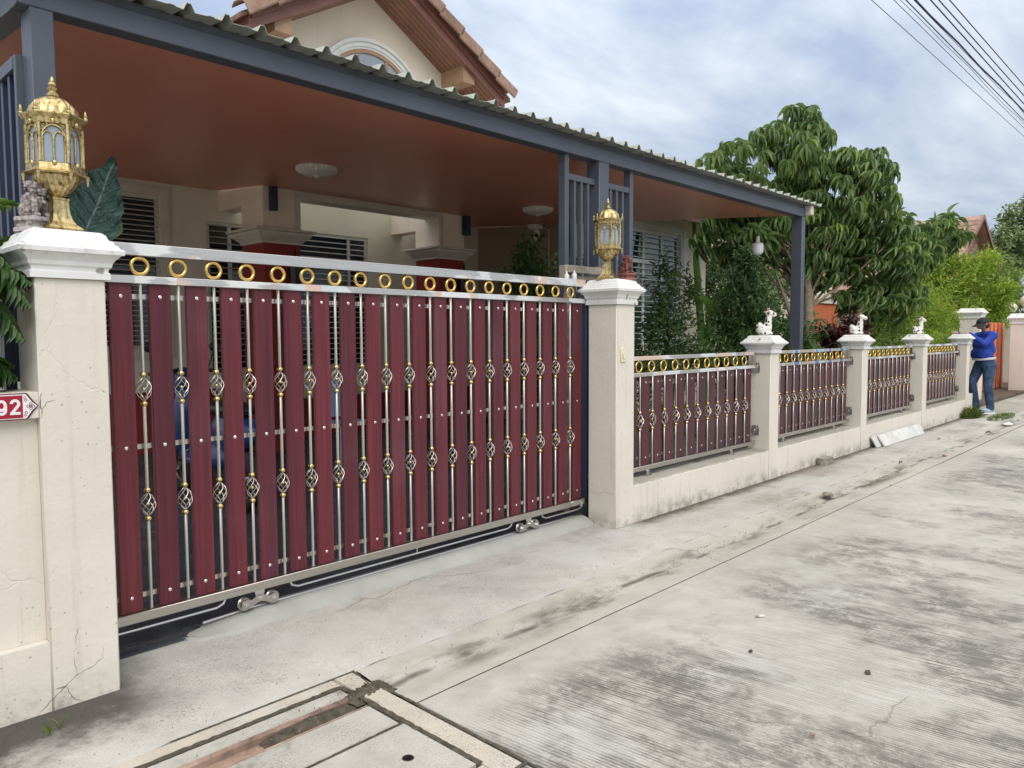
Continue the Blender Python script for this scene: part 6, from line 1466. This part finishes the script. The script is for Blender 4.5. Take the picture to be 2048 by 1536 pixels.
# ================================================================== neighbours
pillar('neighbour_pillar', 'taller cream pillar with white cap behind the person', None, 17.25, 17.60, 0.42, 0.78, 1.70, 1.90, 1.1)
fp = pillar('neighbour_pillar', 'cream pillar with a globe lamp at the right edge', None, 20.95, 21.45, 0.02, 0.56, 1.62, 1.86, 1.2)
def globe_lamp(x, y, z, label, r=0.145):
    t = thing('globe_lamp', label, 'lamp', (x, y, z), 'round globe lamps')
    obj('stem', MB().lathe([(0.09, 0.0), (0.09, 0.03), (0.05, 0.05), (0.045, 0.13), (0.075, 0.15), (0.075, 0.17)], 16, (x, y, z)), 'black', t)
    obj('globe', MB().ball((x, y, z+0.16+r*0.92), r, 24, 16), 'globe', t, 60)
globe_lamp(21.2, 0.29, 1.86, 'cream globe lamp on the right-edge pillar')
globe_lamp(26.0, 0.55, 1.84, 'second cream globe lamp farther along the street at the right edge')
globe_lamp(24.3, 1.15, 1.80, 'greyish globe lamp half hidden in the lime bushes')
pillar('neighbour_pillar', 'farther pillar carrying the second globe lamp at the right edge', None, 25.8, 26.2, 0.35, 0.75, 1.62, 1.84, 1.2)
pillar('neighbour_pillar', 'pillar hidden in lime bushes under the greyish globe lamp', None, 24.1, 24.5, 0.95, 1.35, 1.58, 1.80, 1.2)
og = thing('orange_gate', 'orange vertical slat gate behind the person', 'gate', (20.4, 0.85, 0.0))
om = MB().box(-0.085, 0.085, -0.022, 0.022, 0, 1.58, 0.01).mesh('slat')
for i in range(16): inst('slat', om, 'orange', og, (18.75+i*0.205, 0.84+0.02*(i % 2), 0.07), (0, 0, 0.12))
for z in (0.2, 0.9, 1.52): obj('rail', MB().box(18.6, 22.0, 0.88, 0.92, z-0.03, z+0.03), 'orange', og)
nb = thing('neighbour_house', 'neighbouring house with orange and cream walls behind the mango tree', 'house', (22.5, 5.4, 0.0))
obj('orange_wall', MB().box(19.6, 22.2, 5.0, 5.2, 0, 2.25), 'orange_render', nb); obj('orange_wall_band', MB().box(19.55, 22.25, 4.95, 5.25, 2.25, 2.36), 'trim', nb)
obj('cream_wall', MB().box(22.2, 29, 5.6, 5.8, 0, 3.0), 'house_cream', nb); obj('base_band', MB().box(22.2, 29, 5.57, 5.599, 0, 0.7), 'trim', nb)
for i in range(8): obj('grille_bar', MB().box(26.6+i*0.14, 26.64+i*0.14, 5.53, 5.56, 0.9, 2.2), 'white_bar', nb)
obj('low_eave', MB().box(15.6, 23, 6.0, 6.06, 3.18, 3.42), 'fascia', nb)
roof_plane([(15.5, 5.95, 3.42), (23, 5.95, 3.42), (23, 10, 5.2), (15.5, 10, 5.2)], 0.05, 'low_roof', 'terra', nb)
m = MB()
for i in range(40): m.tube([(15.6+i*0.19, 5.93, 3.44), (15.6+i*0.19, 9.8, 5.14)], 0.06, 6)
obj('low_roof_rolls', m, 'terra', nb)
obj('rear_wall', MB().box(15.6, 23, 6.6, 6.7, 0, 3.3), 'house_cream', nb)
# red-roofed house farther off: tile courses built in relief
rh = thing('far_house', 'far house with red tiled gable roof showing above the lime bushes', 'house', (27, 5.5, 0.0))
obj('wall', MB().box(24.2, 30, 2.75, 9, 0, 2.9), 'house_cream', rh)
obj('gable', MB().prism([(23.6, 2.75), (30.4, 2.75), (27, 4.82)], 'y', 2.74, 2.9), 'fascia', rh)
n = 13
for i in range(n):
    u0, u1 = i/n, (i+1)/n; x0, x1 = 23.2+(27-23.2)*u0, 23.2+(27-23.2)*u1+0.03; z0, z1 = 2.70+2.32*u0, 2.70+2.32*u1
    v = []; f = []; ny = 54
    for j in range(ny+1):
        y = 2.42+j*0.12; w_ = 0.030*abs(math.sin(j*PI/2*1.0))*(1 if j % 2 else 0)
        v += [(x0, y, z0+0.02+w_), (x1, y, z1+0.06-0.05+w_), (x0, y, z0-0.06)]
    for j in range(ny): a = j*3; f += [(a, a+1, a+4, a+3), (a, a+3, a+5, a+2)]
    obj('tile_course', MB().add(v, f), 'terra', rh)
roof_plane([(27, 2.42, 5.02), (30.8, 2.42, 2.70), (30.8, 9, 2.70), (27, 9, 5.02)], 0.1, 'roof', 'terra', rh)
v = [(23.2, 2.40, 2.60), (27, 2.40, 4.92), (27, 2.40, 5.06), (23.2, 2.40, 2.74), (23.2, 2.46, 2.60), (27, 2.46, 4.92), (27, 2.46, 5.06), (23.2, 2.46, 2.74)]
obj('barge_board', MB().add(v, [(0, 1, 2, 3), (4, 7, 6, 5), (0, 4, 5, 1), (1, 5, 6, 2), (2, 6, 7, 3), (3, 7, 4, 0)]), 'fascia', rh)
v = [(30.8, 2.40, 2.60), (27, 2.40, 4.92), (27, 2.40, 5.06), (30.8, 2.40, 2.74), (30.8, 2.46, 2.60), (27, 2.46, 4.92), (27, 2.46, 5.06), (30.8, 2.46, 2.74)]
obj('barge_board', MB().add(v, [(0, 1, 2, 3), (4, 7, 6, 5), (0, 4, 5, 1), (1, 5, 6, 2), (2, 6, 7, 3), (3, 7, 4, 0)]), 'fascia', rh)

# ================================================================== things behind the gate
sc = thing('scooter', 'blue motor scooter parked behind the gate slats', 'scooter', (2.75, 2.95, 0.035))
def sp(*a): return (2.75+a[0], 2.95+a[1], 0.035+a[2])
for yy in (-0.58, 0.58):
    wl = obj('wheel', MB().torus(sp(0, yy, 0.25), 0.20, 0.048, 'x', 28, 10), 'rubber', sc); obj('rim', MB().torus(sp(0, yy, 0.25), 0.15, 0.016, 'x', 24, 6).tube([sp(-0.05, yy, 0.25), sp(0.05, yy, 0.25)], 0.05, 12), 'steel_dull', wl)
body = MB(); 
for c, r in (((0, -0.45, 0.62), (0.13, 0.34, 0.17)), ((0, -0.15, 0.40), (0.12, 0.32, 0.12)), ((0, 0.42, 0.62), (0.15, 0.10, 0.30)), ((0, 0.47, 0.98), (0.13, 0.10, 0.13)), ((0, 0.58, 0.50), (0.07, 0.19, 0.07)), ((0, 0.16, 0.34), (0.13, 0.30, 0.05))): body.ball(sp(*c), r, 18, 12)
me_ = remesh(body, 0.02, 4, ROOT[sc.name], 'body_panel'); link('body_panel', me_, 'scooter_blue', sc)
obj('seat', MB().ball(sp(0, -0.35, 0.80), (0.14, 0.40, 0.07), 18, 10), 'black', sc)
obj('handlebar', MB().tube([sp(-0.33, 0.36, 1.06), sp(-0.15, 0.44, 1.08), sp(0.15, 0.44, 1.08), sp(0.33, 0.36, 1.06)], 0.016, 8).tube([sp(-0.2, 0.43, 1.08), sp(-0.26, 0.44, 1.24)], 0.006, 6).tube([sp(0.2, 0.43, 1.08), sp(0.26, 0.44, 1.24)], 0.006, 6), 'black', sc)
for sg_ in (-1, 1): obj('mirror', MB().ball(sp(sg_*0.28, 0.44, 1.28), (0.06, 0.015, 0.045), 12, 8), 'black', sc)
obj('headlight', MB().ball(sp(0, 0.55, 1.0), (0.07, 0.05, 0.06), 12, 8), 'white_plastic', sc)
obj('fork', MB().tube([sp(-0.06, 0.46, 0.8), sp(-0.06, 0.58, 0.25)], 0.018, 8).tube([sp(0.06, 0.46, 0.8), sp(0.06, 0.58, 0.25)], 0.018, 8), 'steel_dull', sc)
ch = thing('plastic_chair', 'pale blue plastic chair glimpsed between the gate slats', 'chair', (4.6, 3.7, 0.035))
def cq(*a): return (4.6+a[0], 3.7+a[1], 0.035+a[2])
obj('seat', MB().box(4.38, 4.82, 3.48, 3.92, 0.46, 0.49, 0.008), 'chair_blue', ch); obj('backrest', MB().box(4.38, 4.82, 3.90, 3.93, 0.52, 0.92, 0.008), 'chair_blue', ch)
for a in (-0.19, 0.19):
    for b_ in (-0.19, 0.19): obj('leg', MB().tube([cq(a*1.1, b_*1.1, 0.0), cq(a, b_, 0.43)], [0.016, 0.022], 8), 'chair_blue', ch)
pb = thing('planter_box', 'weathered plank planter box on a stand behind the gate end', 'planter', (4.60, 0.50, 1.72))
obj('front_plank', MB().box(4.36, 4.80, 0.44, 0.462, 1.870, 1.925, 0.003), 'old_wood', pb)
obj('side_board', MB().box(4.80, 4.835, 0.43, 0.60, 1.80, 1.94, 0.003), 'old_wood', pb)
obj('back_plank', MB().box(4.36, 4.80, 0.47, 0.482, 1.805, 1.855, 0.003), 'old_wood', pb)
obj('side_board', MB().box(4.33, 4.359, 0.43, 0.492, 1.78, 1.92, 0.003), 'old_wood', pb)
obj('stand', MB().box(4.37, 4.40, 0.44, 0.48, 0.04, 1.80).box(4.78, 4.80, 0.44, 0.48, 0.04, 1.80), 'old_wood', pb)
for x, l in ((4.175, 'small white plastic cup on the gate top rail, farther from the pillar'), (4.262, 'small white plastic bottle on the gate top rail beside the pillar cap')):
    b0 = thing('plastic_bottle', l, 'bottle', (x, 0.292, 1.803), 'little white bottles on the gate')
    obj('body', MB().lathe([(0.016, 0.0), (0.018, 0.003), (0.018, 0.026 if x < 4.2 else 0.036), (0.012, 0.032 if x < 4.2 else 0.043), (0.007, 0.034 if x < 4.2 else 0.045)], 16, (x, 0.292, 1.803)), 'white_plastic', b0)
    obj('neck', MB().lathe([(0.007, 0.033), (0.007, 0.05), (0.004, 0.052)], 10, (x, 0.292, 1.803+(0.011 if x > 4.2 else 0))), 'white_plastic', b0)

# ================================================================== litter on the ground
bd = thing('loose_board', 'weathered white board leaning on the low wall, outer one', 'board', (10.6, -0.12, 0.0), 'boards leaning on the low wall')
def lean_board(t, x0, x1, yb, yt, h, th):
    v = [(x0, yb, 0.003), (x1, yb, 0.003), (x1+0.02, yt, h), (x0-0.02, yt, h)]; v += [(a, b_-th, c+th*0.35) for a, b_, c in v]
    obj('panel', MB().add(v, [(3, 2, 1, 0), (4, 5, 6, 7), (0, 1, 5, 4), (1, 2, 6, 5), (2, 3, 7, 6), (3, 0, 4, 7)]), 'white_board', t)
lean_board(bd, 9.86, 11.55, -0.115, -0.035, 0.135, 0.016)
bd2 = thing('loose_board', 'weathered white board leaning on the low wall, inner one nearer the camera', 'board', (9.95, -0.07, 0.0), 'boards leaning on the low wall')
lean_board(bd2, 9.70, 11.2, -0.075, -0.012, 0.135, 0.014)
pv = thing('paver_block', 'grey interlocking paver block lying against the low wall', 'paver', (8.12, -0.06, 0.0))
P = [(8.02, -0.11), (8.06, -0.125), (8.10, -0.11), (8.14, -0.11), (8.18, -0.125), (8.22, -0.11), (8.25, -0.06), (8.25, -0.01), (8.02, -0.01), (8.00, -0.06)]
obj('block', MB().prism(P, 'z', 0.0, 0.075), 'stone', pv)
def rock(x, y, r, label, name='stone', mat='stone', cat='stone', seed=1, fl=0.5):
    R = random.Random(seed); bm = bmesh.new(); bmesh.ops.create_icosphere(bm, subdivisions=2, radius=1)
    for v in bm.verts: k = R.uniform(0.75, 1.15); v.co = Vector((x+v.co.x*r*k*1.3, y+v.co.y*r*k, max(0.0, r*fl*0.8+v.co.z*r*k*fl)))
    o = obj(name, MB().frombm(bm), mat, None, base=(x, y, 0)); tag(o, label, cat, 'stones and bits on the road' if cat == 'stone' else None)
rock(6.52, -0.70, 0.048, 'flat stone lying in the gutter before the first fence bay', seed=3)
rock(3.06, -1.67, 0.009, 'small dark pebble on the road left of the larger one', 'pebble', 'mud', seed=4, fl=0.8)
rock(3.19, -2.12, 0.012, 'brown pebble on the stained road lane', 'pebble', 'mud', seed=5, fl=0.8)
rock(9.6, -0.85, 0.03, 'crumpled brown bit near the far road joint', 'pebble', 'rust', seed=6, fl=0.4)
cg = thing('cigarette_butt', 'cigarette butt lying on the smooth part of the road', 'cigarette', (3.49, -1.52, 0.006))
obj('paper', MB().tube([(3.475, -1.512, 0.0065), (3.498, -1.528, 0.0065)], 0.0055, 8), 'foil', cg); obj('filter', MB().tube([(3.462, -1.503, 0.0065), (3.4748, -1.5119, 0.0065)], 0.0055, 8), 'old_wood', cg)
dlv = leaf_shape(4, 0.9, 0.3, 0.8)
def dry_leaf(x, y, a, L_, label):
    q = LB(); q.add(dlv, np.zeros((1, 3)), np.array([[math.cos(a), math.sin(a), 0.12]]), np.array([[0.1, 0.2, 1.]]), L_, L_*0.38); o = link('dry_leaf', q.mesh('dry_leaf'), 'dry', None, (x, y, 0.012)); tag(o, label, 'leaf', 'dry leaves on the concrete')
for i, (x, y, a, L_, l) in enumerate(((2.52, -2.16, 0.4, 0.05, 'dry brown leaf on the dark road lane at the bottom'), (1.70, -0.72, 1.2, 0.05, 'dry yellow leaf in the mud at the drain corner'), (11.0, -0.45, 0.3, 0.10, 'long dry leaf in the gutter before the leaning boards'), (12.2, -0.8, 2.0, 0.09, 'dry leaf on the far concrete near the litter'), (8.7, -0.66, 0.8, 0.07, 'dry leaf at the gutter bend beside the paver'))): dry_leaf(x, y, a, L_, l)
lt = thing('paper_litter', 'crumpled white paper litter on the pavement near the person', 'litter', (13.5, -0.77, 0.0))
bm = bmesh.new(); bmesh.ops.create_icosphere(bm, subdivisions=2, radius=1); R = random.Random(2)
for v in bm.verts: v.co = Vector((13.5+v.co.x*0.10*R.uniform(.7, 1.2), -0.77+v.co.y*0.07*R.uniform(.7, 1.2), max(0.002, 0.015+v.co.z*0.025*R.uniform(.5, 1.3))))
obj('sheet', MB().frombm(bm), 'paper', lt)
# fine grit scattered over gutter and apron
lb = MB(); R = random.Random(12)
for i in range(900):
    q = R.random()
    if q < 0.45: x, y = R.uniform(0.9, 9), -0.735+R.gauss(0, 0.05)
    elif q < 0.75: x, y = R.uniform(0.7, 4.5), R.uniform(-0.5, 0.1)
    else: x, y = R.uniform(4.6, 13), R.uniform(-0.3, -0.01)
    s = R.uniform(0.0012, 0.0038); lb.add([(x-s, y-s, 0), (x+s, y-s*0.6, 0), (x, y+s, 0), (x+s*0.2, y, s*1.3+0.004)], [(0, 1, 3), (1, 2, 3), (2, 0, 3), (0, 2, 1)])
o = obj('grit', lb, 'stone', None, base=(4, -0.5, 0)); tag(o, 'loose grit scattered along gutter and driveway', 'grit', kind='stuff')

# ================================================================== overhead cables
W_ = [((13.60, 1.417), (25.82, 1.278), 0.006), ((13.87, 1.145), (24.77, 1.105), 0.006), ((13.95, 1.06), (24.3, 1.02), 0.005), ((14.0, 1.0), (23.9, 0.964), 0.010), ((14.10, 0.90), (22.95, 0.83), 0.005), ((14.12, 0.88), (22.9, 0.807), 0.017), ((14.30, 0.70), (22.2, 0.686), 0.012), ((14.40, 0.60), (21.29, 0.56), 0.011), ((14.52, 0.47), (20.4, 0.42), 0.010)]
WL = ['lowest thin overhead cable, leftmost of the bundle', 'second thin overhead cable from the left', 'third thin overhead cable from the left', 'medium overhead cable twisted with thin ones', 'thin overhead cable looped around the thickest', 'thickest overhead cable in the middle of the bundle', 'overhead cable just right of the thickest', 'second overhead cable from the right', 'rightmost overhead cable of the bundle']
for (a, b_, r), l in zip(W_, WL):
    P = []; dy = (b_[1]-a[1])/(b_[0]-a[0]); R = random.Random(l)
    for i in range(61):
        x = -20+i*1.75; P.append((x, a[1]+dy*(x-a[0])+(R.uniform(-.02, .02) if r < 0.0185 and 'looped' in l or 'third' in l or 'thickest overhead' in l else 0), 7.0-0.0006*(x-18)*0+(R.uniform(-.03, .03) if 'looped' in l or 'third' in l else 0)))
    o = obj('overhead_cable', MB().tube(P, r, 6), 'wire', None, base=(18, a[1], 7.0)); tag(o, l, 'cable', 'overhead cables')
